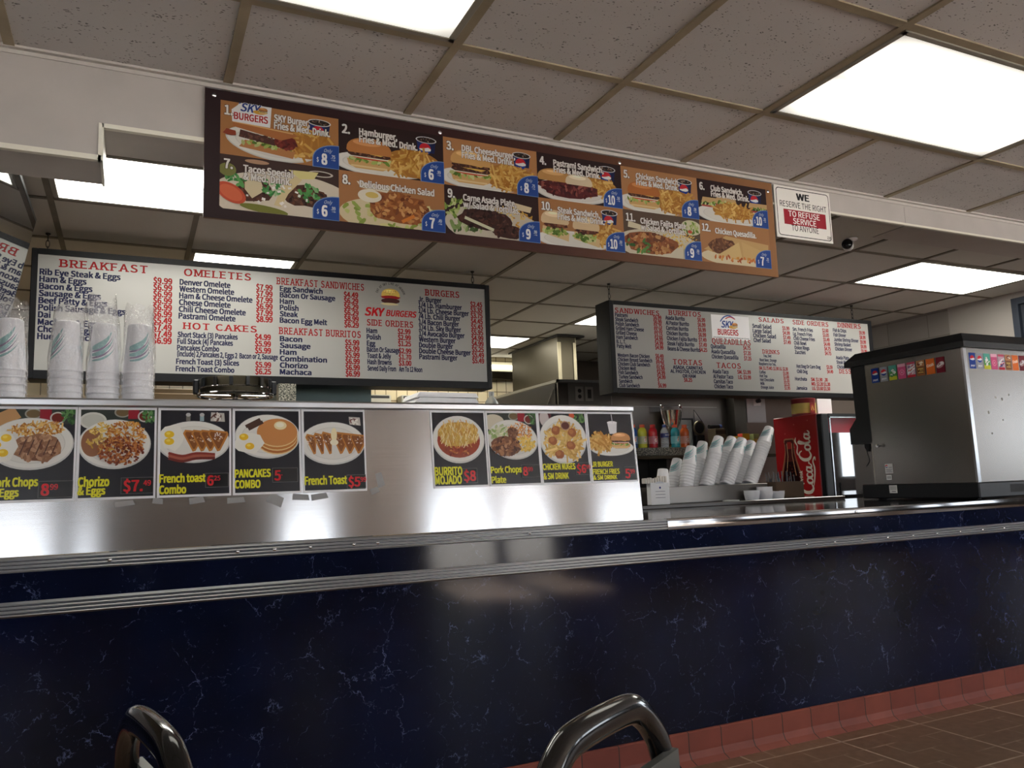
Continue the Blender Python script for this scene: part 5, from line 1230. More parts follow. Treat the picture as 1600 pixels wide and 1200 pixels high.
# framed certificate, strung round plaque, small things
t = thing('framed_certificate', 'black framed pale certificate leaning behind the orange drink', 'picture', (4.0, 2.56, ZB))
b = MB(); x0, x1, z0, z1 = 3.915, 4.085, ZB+.0, ZB+.245
for q in ((x0, x1, z0, z0+.014), (x0, x1, z1-.014, z1), (x0, x0+.014, z0, z1), (x1-.014, x1, z0, z1)): b.box(q[0], q[1], 2.562, 2.580, q[2], q[3], .002)
b.build('frame', M_BLACK, t, False, True); b = MB(); b.box(x0+.012, x1-.012, 2.570, 2.578, z0+.012, z1-.012); b.build('sheet', mat('certificate_paper', (176, 186, 184), .4), t, False, True)
p = Pic((x0, 2.5698, z0)); 
for z in (.19, .165, .14, .12, .10): p.strip([(.05, z), (.125, z)], .004, (130, 140, 140))
p.strip(crom([(.13, .03), (.15, .08), (.148, .14)], 5), .005, (110, 120, 124)); p.build('writing', t)
t = thing('round_plaque', 'dark round plaque hung on a string beside the certificate', 'plaque', (4.13, 2.55, ZB))
b = MB(); b.lathe([(.045, 0), (.055, -.008), (.060, 0), (.055, .008), (.045, .004)], (4.125, 2.545, ZB+.165), 28, Matrix.Rotation(PI/2, 3, 'X')); b.build('rim', mat('plaque_rim', (120, 112, 92), .3, .8), t, True, True)
b = MB(); b.lathe([(0, .002), (.048, .002)], (4.125, 2.545, ZB+.165), 28, Matrix.Rotation(PI/2, 3, 'X')); b.build('face', M_DARK, t, True, True)
b = MB(); b.tube([(4.085, 2.55, ZB+.215), (4.105, 2.575, ZB+.315)], .0025, 6); b.tube([(4.105, 2.575, ZB+.315), (4.165, 2.55, ZB+.215)], .0025, 6); b.build('string', M_DARK, t, True, True)
b = MB(); b.box(4.085, 4.165, 2.53, 2.56, ZB, ZB+.108, .004); b.build('stand', M_DARK, t, False, True)
def pack(nm, cat, x0, x1, y0, y1, z0, z1, col, lab, bands=()):
    t = thing(nm, lab, cat, ((x0+x1)/2, (y0+y1)/2, z0)); b = MB(); b.box(x0, x1, y0, y1, z0, z1, .003); b.build('carton', mat(nm, col, .5), t, False, True)
    p = Pic((x0, y0-.0004, z0))
    for (a, c, d, e, cc) in bands: p.rect(a*(x1-x0), c*(z1-z0), d*(x1-x0), e*(z1-z0), cc)
    if bands: p.build('printed_label', t)
    return t
pack('tissue_pack', 'box', 4.17, 4.27, 2.40, 2.50, ZB, ZB+.150, (96, 84, 66), 'dull brown box on the stone shelf below a blue-ended roll', ((0, .7, 1, .9, (60, 52, 44)),))
o = thing('foil_roll', 'dark roll with blue end lying on top of the dull brown box', 'roll', (4.22, 2.45, ZB+.167))
b = MB(); b.lathe([(0, -.06), (.016, -.06), (.016, .04), (0, .04)], (4.205, 2.45, ZB+.1675), 14, Matrix.Rotation(PI/2, 3, 'Y')); b.build('roll', M_DARK, o, True, True)
b = MB(); b.lathe([(0, .04), (.0165, .04), (.0165, .062), (0, .062)], (4.205, 2.45, ZB+.1675), 14, Matrix.Rotation(PI/2, 3, 'Y')); b.build('end_cap', mat('roll_blue', (60, 84, 150), .4), o, True, True)
pack('snack_box', 'box', 4.29, 4.37, 2.36, 2.42, ZB, ZB+.085, (206, 164, 40), 'small yellow box behind the tops of the leaning cups', ((0, .0, 1, .3, (150, 40, 36)),))
pack('snack_box', 'box', 4.385, 4.455, 2.34, 2.40, ZB, ZB+.105, (196, 60, 40), 'red and yellow box at the end of the stone shelf', ((0, .55, 1, 1, (214, 176, 50)), (.1, .1, .9, .45, (230, 200, 150))))
pack('snack_box', 'box', 4.47, 4.53, 2.31, 2.37, 1.2622, 1.2622+.16, (150, 160, 96), 'green and yellow packet beside the red cooler, behind the tallest cup stack', ((0, .5, 1, .75, (206, 190, 90)), (0, 0, 1, .3, (90, 110, 60))))
# outlet covers on the partition and by the cooler
def outlet(x, z, y, lab, switch):
    t = thing('outlet_plate', lab, 'outlet', (x, y, z)); b = MB(); b.box(x-.034, x+.034, y-.006, y-.0005, z-.055, z+.055, .002); b.build('cover', mat('outlet_steel', (150, 148, 142), .35, .8), t, False, True)
    b = MB()
    if switch: b.box(x-.016, x+.016, y-.0085, y-.006, z-.034, z+.034, .001)
    else:
        for dz in (-.022, .022): b.lathe([(0, .0065), (.015, .0065), (.016, .008), (0, .0085)], (x, y, z+dz), 16, Matrix.Rotation(PI/2, 3, 'X'))
    b.build('socket', M_DARK if not switch else M_DARKMETAL, t, True, True)
outlet(3.057, 1.752, 2.60, 'steel socket plate on the partition, left of the pair', False)
outlet(3.144, 1.752, 2.60, 'blank steel plate on the partition, right of the socket plate', True)
b = MB(); b.box(4.60, 4.80, 2.508, 2.5195, 1.53, 1.83); b.mi = 1; o = b.build('wall_board', mat('white_board', (196, 196, 198), .5), smooth=False); tag(o, 'white board fixed to the taupe wall under the sandwich menu', 'board')
t = thing('wall_socket', 'white socket with black plug at the top of the white board', 'outlet', (4.70, 2.50, 1.70)); b = MB(); b.box(4.665, 4.745, 2.499, 2.5075, 1.668, 1.748, .002); b.build('cover', M_WHITE, t, False, True)
b = MB(); b.lathe([(0, .0), (.017, 0), (.017, .03), (.012, .034), (0, .034)], (4.707, 2.499, 1.708), 16, Matrix.Rotation(PI/2, 3, 'X')); b.build('plug', M_BLACK, t, True, True)

# ------------------------------------------------------------------ red soda cooler
FX, FY, FZ, FD = 4.259, 1.40, 1.500, 0.46
ck = thing('soda_cooler', 'red glass-door soda cooler with bottle and script lettering on its side', 'cooler', (FX+.3, FY+.25, 0))
b = MB(); b.box(FX, FX+.62, FY+.05, FY+FD, .04, FZ, .004); b.build('cabinet', mat('cooler_red', (150, 26, 32), .35), ck, False, True)
b = MB()
for q in ((FX-.001, FX+.065, .10, FZ-.004), (FX+.555, FX+.62, .10, FZ-.004)): b.box(q[0], q[1], FY, FY+.048, q[2], q[3], .006)
b.box(FX+.065, FX+.555, FY, FY+.048, FZ-.024, FZ-.004); b.box(FX+.065, FX+.555, FY, FY+.048, .10, .16)
d = b.build('door_frame', M_BLACK, ck, False, True)
b = MB(); b.box(FX+.066, FX+.076, FY-.004, FY+.002, .16, FZ-.026); b.box(FX+.066, FX+.554, FY-.004, FY+.002, FZ-.034, FZ-.026); b.build('door_trim', M_ALU, d, False, True)
b = MB(); b.box(FX+.076, FX+.555, FY+.016, FY+.024, FZ-.135, FZ-.030); b.build('header_sign', mat('cooler_header', (176, 36, 50), .2), ck, False, True)
b = MB(); b.box(FX+.076, FX+.555, FY+.012, FY+.020, .16, FZ-.136)
gm = mat('cooler_glass', (22, 24, 28), .03, 0, Specular_IOR_Level=1.0, Coat_Weight=1.0, Coat_Roughness=.02, Coat_IOR=2.2); b.build('door_glass', gm, ck, False, True)
b = MB(); b.tube([(FX+.10, FY-.018, 1.02), (FX+.10, FY-.018, .70)], .007, 8); b.build('handle', M_BLACK, ck, True, True)
b = MB(); b.box(FX+.02, FX+.60, FY+.08, FY+FD-.03, 0, .04); b.build('foot', M_BLACK, ck, False, True)
p = Pic((FX-.0006, FY+FD, 0), (0, -1, 0), (0, 0, 1))          # the side sheet, read from the left: u runs towards the door
p.clip = (0.0, FD-.05, .05, FZ-.004); p.grad(.004, .05, FD-.054, FZ-.006, (150, 26, 30), (164, 36, 36))
bz = .72
BW = 1.5
half = [(a*BW, z) for a, z in ((.022, .615), (.028, .61), (.030, .59), (.026, .58), (.027, .52), (.036, .46), (.052, .38), (.060, .30), (.058, .24), (.052, .16), (.058, .08), (.062, .0), (.062, -.3))]
cx = .142
p.poly([(cx-a*1.15, bz+z+.01) for a, z in half]+[(cx+a*1.15, bz+z+.01) for a, z in half[::-1]], (150, 104, 76))
p.poly([(cx-a, bz+z) for a, z in half]+[(cx+a, bz+z) for a, z in half[::-1]], (74, 26, 24))
p.poly([(cx-a*.86, bz+z) for a, z in half if z < .47]+[(cx+a*.86, bz+z) for a, z in half[::-1] if z < .47], (40, 14, 16))
p.poly([(cx-.02, bz+.60), (cx+.02, bz+.60), (cx+.02, bz+.55), (cx-.02, bz+.55)], (150, 40, 36)); p.strip([(cx-.024, bz+.59), (cx-.020, bz+.5), (cx-.045, bz+.36)], .005, (196, 160, 120)); p.strip([(cx+.024, bz+.59), (cx+.022, bz+.5), (cx+.046, bz+.36)], .006, (186, 140, 104))
for i in range(60): p.blob(cx+rnd.uniform(-.05, .05), bz+rnd.uniform(-.1, .44), .003, .004, (110, 44, 36), 0, 6)
for (a, z) in ((.20, 1.44), (.30, 1.38), (.24, 1.33), (.19, 1.28), (.33, 1.46), (.11, 1.38)): p.ell(a, z, .003, .004, (222, 120, 110))
sd = p.build('side_graphic', ck, M_GLOSSPRINT)
q = p.sub(); q.clip = None
S = .112
def T(s_, t_):                                                 # script runs up the side: s along the writing, t across it
    return (.345-t_*S, .955+s_*S)
def stroke(pts, wd):
    c_ = crom(pts, 7); n = len(c_); ws = crom([(v,) for v in wd], 7) if isinstance(wd, list) else [(wd,)]*n
    q.strip([T(a, c) for a, c in c_], [ws[min(i, len(ws)-1)][0]*S*1.18 for i in range(n)], (226, 214, 200))
def bigC(s0):
    stroke([(s0+.62, .78), (s0+.50, .98), (s0+.26, .98), (s0+.06, .66), (s0+.08, .26), (s0+.32, .06), (s0+.62, .22)], [.05, .09, .12, .17, .17, .12, .05])
bigC(.0)
def oo(s0): stroke([(s0+.16, .50), (s0+.03, .36), (s0+.05, .12), (s0+.20, .06), (s0+.33, .22), (s0+.31, .44), (s0+.16, .50), (s0+.10, .47)], [.07, .12, .12, .08, .11, .11, .08, .06])
def cc(s0): stroke([(s0+.30, .42), (s0+.18, .50), (s0+.05, .36), (s0+.06, .14), (s0+.20, .05), (s0+.36, .18)], [.09, .08, .12, .12, .09, .05])
def aa(s0):
    stroke([(s0+.30, .44), (s0+.16, .50), (s0+.04, .34), (s0+.06, .10), (s0+.18, .07), (s0+.30, .30)], [.07, .08, .11, .11, .08, .07]); stroke([(s0+.34, .52), (s0+.31, .26), (s0+.32, .10), (s0+.44, .09), (s0+.54, .22)], [.10, .11, .11, .08, .05])
oo(.60); cc(.94); aa(1.28); stroke([(1.80, .26), (1.96, .28)], .08)
bigC(2.02); oo(2.66)
stroke([(2.98, .16), (3.12, .50), (3.24, .92), (3.17, 1.04), (3.10, .80), (3.12, .20), (3.22, .07), (3.34, .2)], [.05, .07, .09, .09, .11, .12, .09, .05]); aa(3.34)
stroke([(.42, .02), (.9, -.10), (1.5, -.16), (1.95, -.06), (2.2, -.22), (2.0, -.26)], [.03, .08, .10, .07, .10, .03]); stroke([(2.30, .98), (2.55, 1.18), (2.95, 1.12), (3.25, 1.28), (3.5, 1.22)], [.05, .09, .07, .09, .03])
q.text('Drink', *T(.62, .86), .026, (226, 214, 200), rot=PI/2, shear=.2, bold=.03)
q.build('script_lettering', sd, M_GLOSSPRINT)
# on top of the cooler
cn_ = thing('syrup_can', 'red and yellow tin standing on top of the red cooler', 'can', (4.30, 1.62, FZ))
b = MB(); b.lathe([(0, 0), (.082, 0), (.085, .004), (.085, .014), (.083, .018), (.083, .110), (.085, .113), (.085, .122), (.080, .124), (0, .121)], (4.355, 1.65, FZ+.0005), 30); b.build('tin_body', mat('tin_red', (120, 28, 32), .35), cn_, True, True)
b = MB(); b.lathe([(.0838, .016), (.0838, .088)], (4.355, 1.65, FZ+.0005), 30); b.build('label_wrap', mat('tin_label', (196, 176, 90), .45), cn_, True, True)
p = Pic((4.355-.03, 1.65-.0865, FZ+.016)); p.rect(.004, 0, .052, .072, (122, 30, 36)); p.ell(.028, .036, .02, .026, (150, 60, 44)); p.strip([(.016, .02), (.028, .05), (.04, .02)], .006, (206, 170, 90)); p.build('label_print', cn_)
b = MB(); b.box(4.46, 4.60, 1.62, 1.626, FZ+.0005, FZ+.125); o = b.build('paper_sheet', M_PAPER, smooth=False); tag(o, 'white paper sheet propped on the red cooler beside the tin', 'paper')

# ------------------------------------------------------------------ drink dispenser on the worktop
DX, DY, DZ = 3.886, 0.062, 0.9260
dw, dd, dt = .78, .62, 1.706
dp = thing('drink_dispenser', 'large steel drink dispenser with black lid and drink stickers on the counter', 'drink dispenser', (DX+dw/2, DY+dd/2, DZ))
b = MB(); b.prism([(DX, DY, 1.012), (DX+dw, DY, 1.012), (DX+dw, DY+dd, 1.012), (DX, DY+dd, 1.012)], (-.012, 0, dt-1.012)); st_body = b.build('steel_case', steel('case_steel', (158, 154, 150), .27, .5, 0), dp, False, True)
b = MB(); b.prism([(DX+.020, DY-.004, 1.012), (DX-.004, DY-.004, 1.012), (DX-.017, DY-.004, dt), (DX+.008, DY-.004, dt)], (0, .012, 0)); b.build('corner_trim', M_ALU, st_body, False, True)
b = MB(); b.box(DX-.006, DX+dw, DY-.006, DY+dd+.10, DZ+.006, 1.013, .006); b.build('base', M_BLACK, dp, False, True)
b = MB()
for (x, y) in ((DX+.04, DY+.04), (DX+dw-.06, DY+.04), (DX+.04, DY+dd), (DX+dw-.06, DY+dd)): b.box(x, x+.03, y, y+.03, DZ, DZ+.008)
b.build('foot', M_DARK, dp, False, True)
b = MB(); b.box(DX+.24, DX+.42, DY-.0066, DY-.002, .955, .995); b.build('base_slot', M_DARK, dp, False, True)
x0, x1, y0, y1 = DX-.030, DX+dw+.01, DY-.020, DY+dd+.13
b = MB(); zt = dt+.002
lo = [(x0, y0, zt), (x1, y0, zt), (x1, y1, zt), (x0, y1, zt)]; b.prism(lo, (0, 0, .030))
i_ = .022; A = [(x0, y0, zt+.030), (x1, y0, zt+.030), (x1, y1, zt+.030), (x0, y1, zt+.030)]; B_ = [(x0+i_, y0+i_, zt+.075), (x1-i_, y0+i_, zt+.075), (x1-i_, y1-i_*3, zt+.075), (x0+i_, y1-i_*3, zt+.075)]
vs = [b.bm.verts.new(v) for v in A+B_]
for k in range(4): b.bm.faces.new((vs[k], vs[(k+1) % 4], vs[4+(k+1) % 4], vs[4+k]))
b.bm.faces.new(vs[4:]); b.build('lid', M_BLACK, dp, False, True)
b = MB(); b.prism([(DX-.015, DY+dd, dt), (DX-.015, DY+dd+.10, dt), (DX-.010, DY+dd+.095, 1.40), (DX-.008, DY+dd+.150, 1.34), (DX-.008, DY+dd+.150, 1.25), (DX-.006, DY+dd+.02, 1.25), (DX-.006, DY+dd, 1.26)], (dw+.015, 0, 0)); b.build('dispensing_head', M_BLACK, dp, False, True)
b = MB(); b.box(DX, DX+dw, DY+dd, DY+dd+.012, 1.013, 1.25); b.build('splash_plate', mat('splash_plate', (170, 166, 160), .4, .6), dp, False, True)
for k in range(5):
    nz = MB(); x = DX+.06+.15*k; nz.lathe([(0, 0), (.022, 0), (.022, -.02), (.014, -.034), (.012, -.045), (0, -.045)], (x, DY+dd+.085, 1.2495), 14); n_ = nz.build('nozzle', M_BLACK, dp, True, True)
    lv = MB(); lv.tube(crom([(x, DY+dd+.10, 1.25), (x, DY+dd+.095, 1.19), (x, DY+dd+.085, 1.15), (x, DY+dd+.11, 1.12)], 4), .0028, 6); lv.build('lever', M_DARK, n_, True, True)
b = MB(); b.lathe([(.006, 0), (.006, .016), (.010, .018), (.010, .026), (0, .027)], (DX-.006, DY+dd-.055, 1.232), 14, Matrix.Rotation(-PI/2, 3, 'Y')); b.build('lock_knob', M_CHROME, dp, True, True)
# rows of drink stickers
STIK = [(28, 62, 148), (150, 154, 166), (90, 160, 84), (214, 92, 140), (206, 170, 190), (150, 96, 60), (232, 116, 46), (120, 26, 44)]
def sticker(kind, o, ux, uy, w_, h_):
    p = Pic(o, ux, uy); c = STIK[kind]; p.rect(0, 0, w_, h_, c)
    if kind in (0, 1):
        globe(p, w_*.5, h_*.62, w_*.36); p.text('pepsi', w_*.5, h_*.14, h_*.12, (240, 242, 248), bold=.03, align='c', xs=.95)
    elif kind == 2:
        p.rect(0, h_*.55, w_, h_, (90, 176, 160)); p.rect(0, 0, w_, h_*.25, (206, 206, 60)); p.scatter(w_*.5, h_*.5, w_*.35, h_*.25, 16, [(240, 244, 240), (60, 130, 70)], w_*.3, w_*.14, .5, .5)
    elif kind == 3:
        p.rect(0, h_*.80, w_, h_, (236, 176, 200)); p.ell(w_*.5, h_*.42, w_*.32, w_*.32, (240, 140, 180)); p.ell(w_*.5, h_*.42, w_*.22, w_*.22, (214, 92, 140)); p.ell(w_*.5, h_*.42, w_*.1, w_*.1, (240, 170, 200))
    elif kind == 4:
        p.poly([(0, h_*.2), (w_, h_*.5), (w_, h_*.8), (0, h_*.5)], (236, 240, 244)); p.rect(0, 0, w_, h_*.16, (190, 40, 60)); p.scatter(w_*.5, h_*.5, w_*.35, h_*.3, 12, [(206, 60, 80), (50, 60, 120), (240, 240, 244)], w_*.4, w_*.1, .5, .4); p.rect(0, h_*.86, w_, h_, (206, 80, 110))
    elif kind == 5:
        p.rect(0, h_*.62, w_, h_, (190, 130, 90)); p.rect(w_*.1, h_*.12, w_*.9, h_*.56, (110, 60, 34)); p.rect(w_*.16, h_*.17, w_*.84, h_*.5, (206, 170, 96)); p.text('MUG', w_*.5, h_*.24, h_*.17, (90, 40, 24), bold=.05, align='c', xs=.9); p.scatter(w_*.5, h_*.8, w_*.35, h_*.1, 8, [(240, 226, 206), (120, 60, 40)], w_*.3, w_*.12, .3, .4)
    elif kind == 6:
        p.poly([(0, h_*.4), (w_, h_*.55), (w_, h_*.75), (0, h_*.6)], (240, 140, 70)); p.text('Crush', w_*.5, h_*.50, h_*.17, (250, 240, 230), bold=.04, align='c', xs=.8, rot=.12)
    else:
        p.ell(w_*.5, h_*.5, w_*.47, h_*.17, (226, 220, 224), .5); p.text('Dr', w_*.42, h_*.50, h_*.16, (120, 26, 44), bold=.05, align='c', rot=.4); p.text('Pepper', w_*.54, h_*.34, h_*.12, (150, 40, 56), bold=.04, align='c', rot=.4, xs=.8)
    p.build('flavour_sticker', st_body)
for k in range(8):
    yb = DY+.575-.0595*k; zz = 1.594; xx = DX-.0012-.012*(zz-1.012)/(dt-1.012)-.0012
    sticker(k, (xx, yb, zz), (0, -1, 0), (-.017, 0, 1), .0505, .083)
    sticker(k, (DX+.030+.0585*k, DY-.0008, 1.598), (1, 0, 0), (0, 0, 1), .0505, .083)
def info(o, w_, h_, lines, parent, globe_=False):
    p = Pic(o, (0, -1, 0), (-.012, 0, 1)); p.rect(0, 0, w_, h_, (222, 222, 224))
    for (z, a, c, hh) in lines: p.rect(a*w_, z*h_, c*w_, (z+hh)*h_, (110, 112, 122))
    if globe_: globe(p, w_*.2, h_*.74, h_*.16)
    p.build('info_label', parent)
info((DX-.0034, DY+.548, 1.072), .052, .055, [(.12, .1, .9, .05), (.25, .1, .8, .05), (.4, .1, .9, .05), (.6, .45, .9, .05)], st_body, True)
info((DX-.0034, DY+.545, 1.036), .036, .028, [(.3, .15, .85, .12), (.55, .15, .85, .12)], st_body)
info((DX-.0070, DY+.53, .962), .052, .044, [(.15, .3, .8, .1), (.45, .1, .9, .05), (.6, .1, .9, .05), (.75, .1, .9, .05)], dp)
b = MB()
for (x, z, r) in ((.21, 1.45, .006), (.26, 1.44, .008), (.32, 1.465, .006), (.14, 1.37, .008), (.25, 1.33, .005), (.15, 1.26, .005)): b.lathe([(r, 0), (r*.7, .0015), (0, .0022)], (DX+x, DY-.0002, z), 10, Matrix.Rotation(PI/2, 3, 'X'))
b.build('dent', mat('dent_steel', (150, 146, 140), .3, 1.0), st_body, True, True)['kind'] = 'stuff'
# ------------------------------------------------------------------ kitchen behind the pass
M_TV = mat('dark_glossy_screen', (26, 27, 30), .04, 0, Specular_IOR_Level=1.0, Coat_Weight=1.0, Coat_IOR=2.0, Coat_Roughness=.02)
hx0, hx1, tz, bz_ = -.420, -.516, 2.365, 1.86
tv = thing('wall_screen', 'dark glossy screen angled at the left edge, mirroring the breakfast menu', 'screen', (-.55, 1.2, 1.9))
b = MB(); y0, y1 = .45, 1.50
def scr(y, z, off=0.0):
    t = (tz-z)/(tz-bz_); return (hx0+(hx1-hx0)*t-off, y, z)
b.prism([scr(y0, tz), scr(y1, tz), scr(y1, bz_), scr(y0, bz_)], (-.045, 0, .010)); b.build('casing', M_BLACK, tv, False, True)
b = MB(); f = .016
n_ = Vector((1, 0, (hx0-hx1)/(tz-bz_)*-1)).normalized()*.0015
b.poly([Vector(scr(y0+f, tz-f))+n_, Vector(scr(y0+f, bz_+f))+n_, Vector(scr(y1-f, bz_+f))+n_, Vector(scr(y1-f, tz-f))+n_]); b.build('screen', M_TV, tv, False, True)
b = MB(); b.tube([(-.55, 1.0, 2.20), (-.62, 1.0, ZC-.003)], .02, 10); b.build('ceiling_bracket', M_BLACK, tv, True, True)
# order wheel hanging under the breakfast board
ow = thing('ticket_carousel', 'round steel order wheel with clips below the breakfast menu board', 'order wheel', (.425, 1.2, 1.3))
c_ = (.425, 1.22)
def ring(r, z, tr, name, parent):
    b = MB(); b.tube([(c_[0]+r*math.cos(2*PI*k/40), c_[1]+r*math.sin(2*PI*k/40), z) for k in range(40)], tr, 8, True); return b.build(name, M_CHROME, parent, True, True)
b = MB(); b.lathe([(.150, 1.545), (.152, 1.54), (.152, 1.60), (.150, 1.605)], (*c_, 0), 40); b.build('drum', M_STEELDULL, ow, True, True)
ring(.168, 1.530, .006, 'ring', ow); ring(.158, 1.560, .004, 'ring', ow)
for k in range(14):
    a = 2*PI*k/14; b = MB(); b.box(-.008, .008, -.004, .004, 0, .04, .001); o = b.build('order_clip', M_BLACK if k % 3 else M_DARKMETAL, ow, False); o.location = (c_[0]-ow.location.x+.160*math.cos(a), c_[1]-ow.location.y+.160*math.sin(a), 1.562-1.3); o.rotation_euler = (0, 0, a+PI/2)
for s in (-1, 1):
    b = MB(); b.box(c_[0]+s*.170-.012, c_[0]+s*.170+.012, c_[1]-.02, c_[1]+.02, 1.535, 1.60, .005); b.build('end_bracket', M_BLACK, ow, False, True)
b = MB(); b.tube([(*c_, 1.38), (*c_, 1.60)], .012, 10)
for k in range(3):
    a = PI*k/3; b.tube([(c_[0]-.168*math.cos(a), c_[1]-.168*math.sin(a), 1.531), (c_[0]+.168*math.cos(a), c_[1]+.168*math.sin(a), 1.531)], .004, 6)
b.build('spindle', M_CHROME, ow, True, True)
b = MB(); b.box(.32, .53, 1.12, 1.32, 0, 1.38); ot = b.build('order_stand', M_DARKMETAL, smooth=False); tag(ot, 'dark metal stand under the round order wheel', 'stand')
# things standing on the pass shelf
for k in range(3):
    z = 1.3785+.0205*k; b = MB(); b.prism([(.955+.008*(k == 2), .22, z), (1.215, .22, z), (1.205, .22, z+.017), (.975, .22, z+.019)], (0, .18, 0)); o = b.build('foam_tray', M_FOAM, None, False)
    tag(o, ('lowest', 'middle', 'topmost')[k]+' white foam tray of the stack on the guard shelf', 'tray', 'foam trays stacked on the guard shelf')
b = MB(); b.lathe([(0, 0), (.06, 0), (.085, .008), (.088, .012), (.084, .012), (.055, .005), (0, .005)], (.845, .25, 1.3785), 30); o = b.build('tan_plate', mat('tan_dish', (190, 156, 116), .5)); tag(o, 'tan shallow dish beside the foam trays on the guard shelf', 'dish')
# equipment glimpsed under the boards
eq = thing('exhaust_hood', 'dark steel kitchen hood front with black upper edge under the breakfast board', 'hood', (1.0, 2.4, 0))
b = MB(); b.box(.82, 1.335, 2.2, 3.2, 0, 1.745); b.build('hood_body', mat('hood_teal', (70, 84, 84), .35, .6), eq, False, True)
b = MB(); b.box(.80, 1.345, 2.18, 3.2, 1.745, 1.80); b.build('top_band', M_BLACK, eq, False, True)
b = MB(); b.box(.70, .79, 1.72, 1.80, 0, 1.66); o = b.build('stone_post', M_GRANITE, smooth=False); tag(o, 'speckled stone post right of the order wheel', 'post')
cbn = thing('wooden_cupboard', 'brown cupboard side seen behind the order wheel', 'cupboard', (.2, 2.7, 0)); b = MB(); b.box(.02, .69, 2.50, 3.0, 0, 1.72, .004); b.build('carcass', noisy(mat('brown_wood', (112, 92, 66), .6), 5, .1), cbn, False, True)
b = MB(); b.box(.05, .66, 2.488, 2.4995, .1, 1.69, .003); b.build('door', noisy(mat('brown_door', (122, 100, 72), .5), 5, .1), cbn, False, True)
b = MB(); b.box(-.70, -.02, 2.42, 2.9, 1.60, 1.66, .003); ws = b.build('wall_ledge_board', mat('beige_board', (200, 180, 150), .6), smooth=False); tag(ws, 'beige shelf board seen between the first two bagged cup stacks', 'shelf')
b = MB()
for x in (-.66, -.10): b.box(x, x+.04, 2.46, 2.86, 0, 1.5995)
o = b.build('shelf_leg', M_DARKMETAL, ws, False)
for (x0, lab) in ((1.98, 'left pale paper dispenser on the tiled wall, under the breakfast board corner'), (2.34, 'right pale paper dispenser on the tiled wall, nearer the sloping steel counter')):
    t = thing('paper_dispenser', lab, 'dispenser', (x0, 4.8, 1.9)); b = MB(); b.box(x0, x0+.26, 4.76, YB-.001, 1.62, 1.985, .012); b.build('cover', mat('dispenser_pale', (176, 172, 158), .4), t, False, True)
    b = MB(); b.box(x0+.02, x0+.24, 4.756, 4.765, 1.95, 1.975, .003); b.build('dark_top', M_DARK, t, False, True); b = MB(); b.box(x0+.12, x0+.20, 4.757, 4.762, 1.88, 1.91); b.build('window', M_DARKMETAL, t, False, True)
t = thing('spray_bottle', 'clear bottle with white cap standing by the sloping dark steel edge', 'bottle', (2.36, 2.75, 1.42)); b = MB(); b.box(2.26, 2.50, 2.65, 2.85, 0, 1.55); o = b.build('bottle_stand', M_DARKMETAL, smooth=False); tag(o, 'dark metal side table under the clear capped bottle', 'table')
t.location = (2.395, 2.75, 1.5505)
b = MB(); b.lathe([(0, 0), (.055, 0), (.06, .006), (.06, .12), (.045, .15), (.020, .185), (.018, .20)], (0, 0, 0), 22); b.build('bottle_body', M_CLEAR, t)
b = MB(); b.lathe([(.0185, .19), (.021, .192), (.021, .222), (0, .224)], (0, 0, 0), 18); b.build('cap', M_WHITE, t)
# exhaust duct up to the ceiling
du = thing('exhaust_duct', 'tall rectangular steel duct rising to the kitchen ceiling', 'duct', (3.54, 4.0, 1.85))
b = MB(); b.box(3.440, 3.622, 3.60, 4.56, 0, ZC-.008); b.build('duct_wall', M_STEELDULL, du, False, True)
b = MB(); b.box(3.620, 3.626, 3.594, 4.55, 1.86, ZC-.012); b.box(3.436, 3.470, 3.592, 3.60, 1.86, ZC-.07); b.box(3.595, 3.626, 3.592, 3.60, 1.86, ZC-.07); b.build('corner_trim', mat('bright_trim', (150, 142, 120), .45, .8), du, False, True)
b = MB(); b.box(3.42, 3.70, 3.56, 4.60, ZC-.022, ZC-.007); b.build('ceiling_flange', M_DARKMETAL, du, False, True)
b = MB(); b.box(2.868, 2.874, 2.63, 3.78, 0, 1.83); b.box(2.876, 2.96, 2.597, 2.5995, 1.45, 1.83); o = b.build('end_cladding', noisy(mat('end_panel_steel', (52, 47, 42), .45, .5), 6, .15), smooth=False); tag(o, 'dark steel end panel of the partition', 'panel')  # dark mottled plates over the partition end
b = MB(); b.tube([(2.862, 2.64, 1.80), (2.862, 3.05, 1.40)], .003, 6); o = b.build('cable', mat('cable_grey', (150, 144, 132), .5)); tag(o, 'thin cable slanting across the dark partition end', 'cable')
# metal canopy on the tiled back wall; its glowing strip stands in for a reflection
hl = thing('wall_canopy', 'steel canopy with added glowing reflection strip high on the tiled kitchen wall', 'canopy', (2.5, 4.85, 2.2))
b = MB(); b.box(1.2, 3.70, 4.80, YB-.001, 2.175, 2.255, .006); b.build('lower_band', M_STEELDULL, hl, False, True)
b = MB(); b.box(1.2, 3.70, 4.86, YB-.001, 2.255, 2.36); b.build('glow_backing', mat('backing_cream', (226, 220, 196), .3), hl, False, True)
b = MB(); b.tube([(1.3, 4.84, 2.305), (3.68, 4.84, 2.305)], .019, 10); b.build('reflection_glow', M_REFLGLOW, hl, True, True)
# rack in the dark bay right of the duct
rk = thing('storage_rack', 'dark wire storage rack in the bay behind the steel duct', 'rack', (4.3, 4.5, 0))
for x in (3.80, 4.9):
    for y in (4.2, 4.75): b = MB(); b.tube([(x, y, 0), (x, y, 2.2)], .012, 8); b.build('post', M_DARKMETAL, rk, True, True)
for z in (.5, 1.2, 1.90, 2.05): b = MB(); b.box(3.79, 4.91, 4.19, 4.76, z, z+.02); b.build('shelf', M_DARKMETAL, rk, False, True)

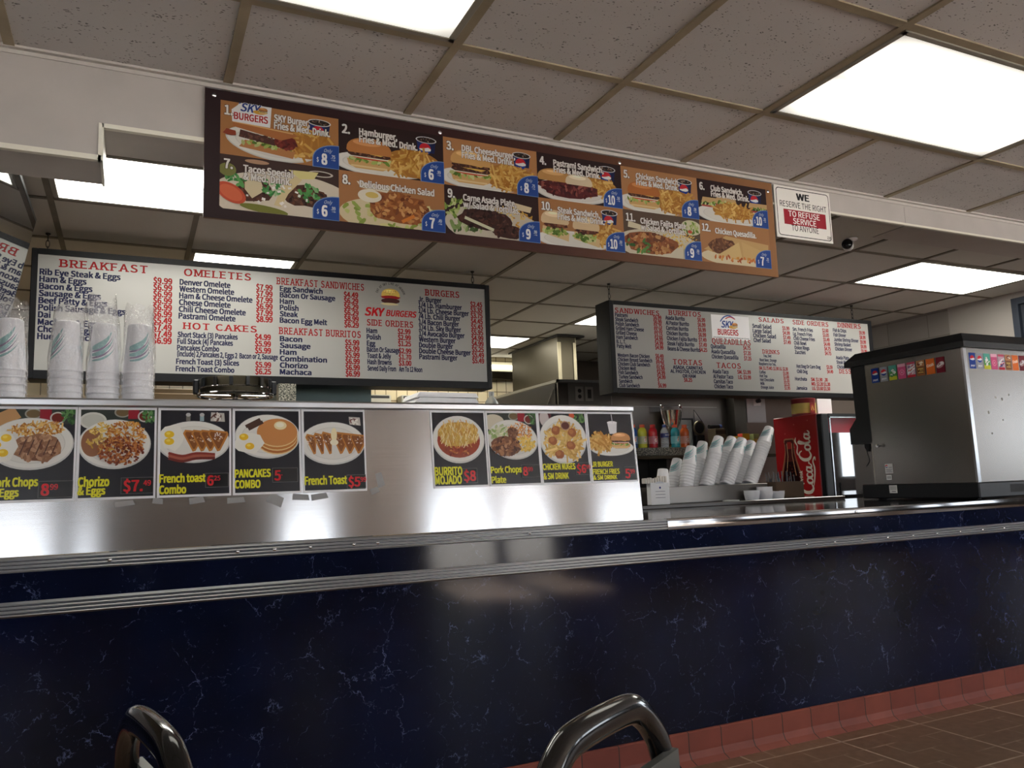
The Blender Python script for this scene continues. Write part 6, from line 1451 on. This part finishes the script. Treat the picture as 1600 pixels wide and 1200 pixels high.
# ------------------------------------------------------------------ dining chairs with bent tube backs
M_TUBEBLK = mat('black_enamel_tube', (14, 14, 16), .14, 0, Coat_Weight=.6)
M_SEAT = mat('black_vinyl', (22, 22, 24), .4)
def dining_chair(label, loc, rotz, H, wt, wb, rt, lean=.05):
    """local: back frame in the plane y ~ 0, seat towards -y, floor z = 0"""
    t = thing('dining_chair', label, 'chair', loc, rotz, 'black tube-back dining chairs')
    def side(s):
        return [(s*wb, -.03, .46), (s*(wb+(wt-wb)*.6), .00, .66), (s*wt, lean*.8, H-.085), (s*(wt-.012), lean*.95, H-.045), (s*(wt-.045), lean, H-.012), (s*(wt-.085), lean, H)]
    path = crom(side(-1)+side(1)[::-1], 6)
    b = MB(); b.tube(path, rt*1.25, 14, rb=rt); b.build('back_frame', M_TUBEBLK, t)
    for s in (-1, 1):
        b = MB(); b.tube([(s*(wb+.0), -.03, .462), (s*(wb+.01), .0, .25), (s*(wb+.015), .06, 0.001)], rt*.9, 10); b.build('leg', M_TUBEBLK, t)
        b = MB(); b.tube([(s*(wb+.01), -.40, .455), (s*(wb+.015), -.42, .2), (s*(wb+.02), -.44, 0.001)], rt*.9, 10); b.build('leg', M_TUBEBLK, t)
    for z in (H-.088, H-.19):
        b = MB(); k = wt+(wb-wt)*(H-z)/(H-.46)-.004; y = lean*(z-.46)/(H-.46)*.9-.004
        b.prism([(-k, y-.005, z-.028), (k, y-.005, z-.028), (k, y-.003, z+.028), (-k, y-.003, z+.028)], (0, .010, 0)); b.build('back_slat', M_DARKSLAT, t, False)
    b = MB(); b.box(-wb-.03, wb+.03, -.44, -.02, .455, .50, .018, 3); b.build('seat', M_SEAT, t)
    b = MB(); b.box(-wb-.01, wb+.01, -.42, -.02, .435, .455); b.build('seat_frame', M_TUBEBLK, t, False)
    return t
M_DARKSLAT = mat('satin_slat', (104, 108, 106), .32, .4)
dining_chair('black tube-back chair at the bottom edge, right of centre', (.478, -1.916, 0), math.radians(30), .824, .135, .165, .0135)
dining_chair('black tube-back chair at the bottom left edge, nearly edge-on', (.074, -1.715, 0), math.radians(90+12), .845, .130, .17, .0130)
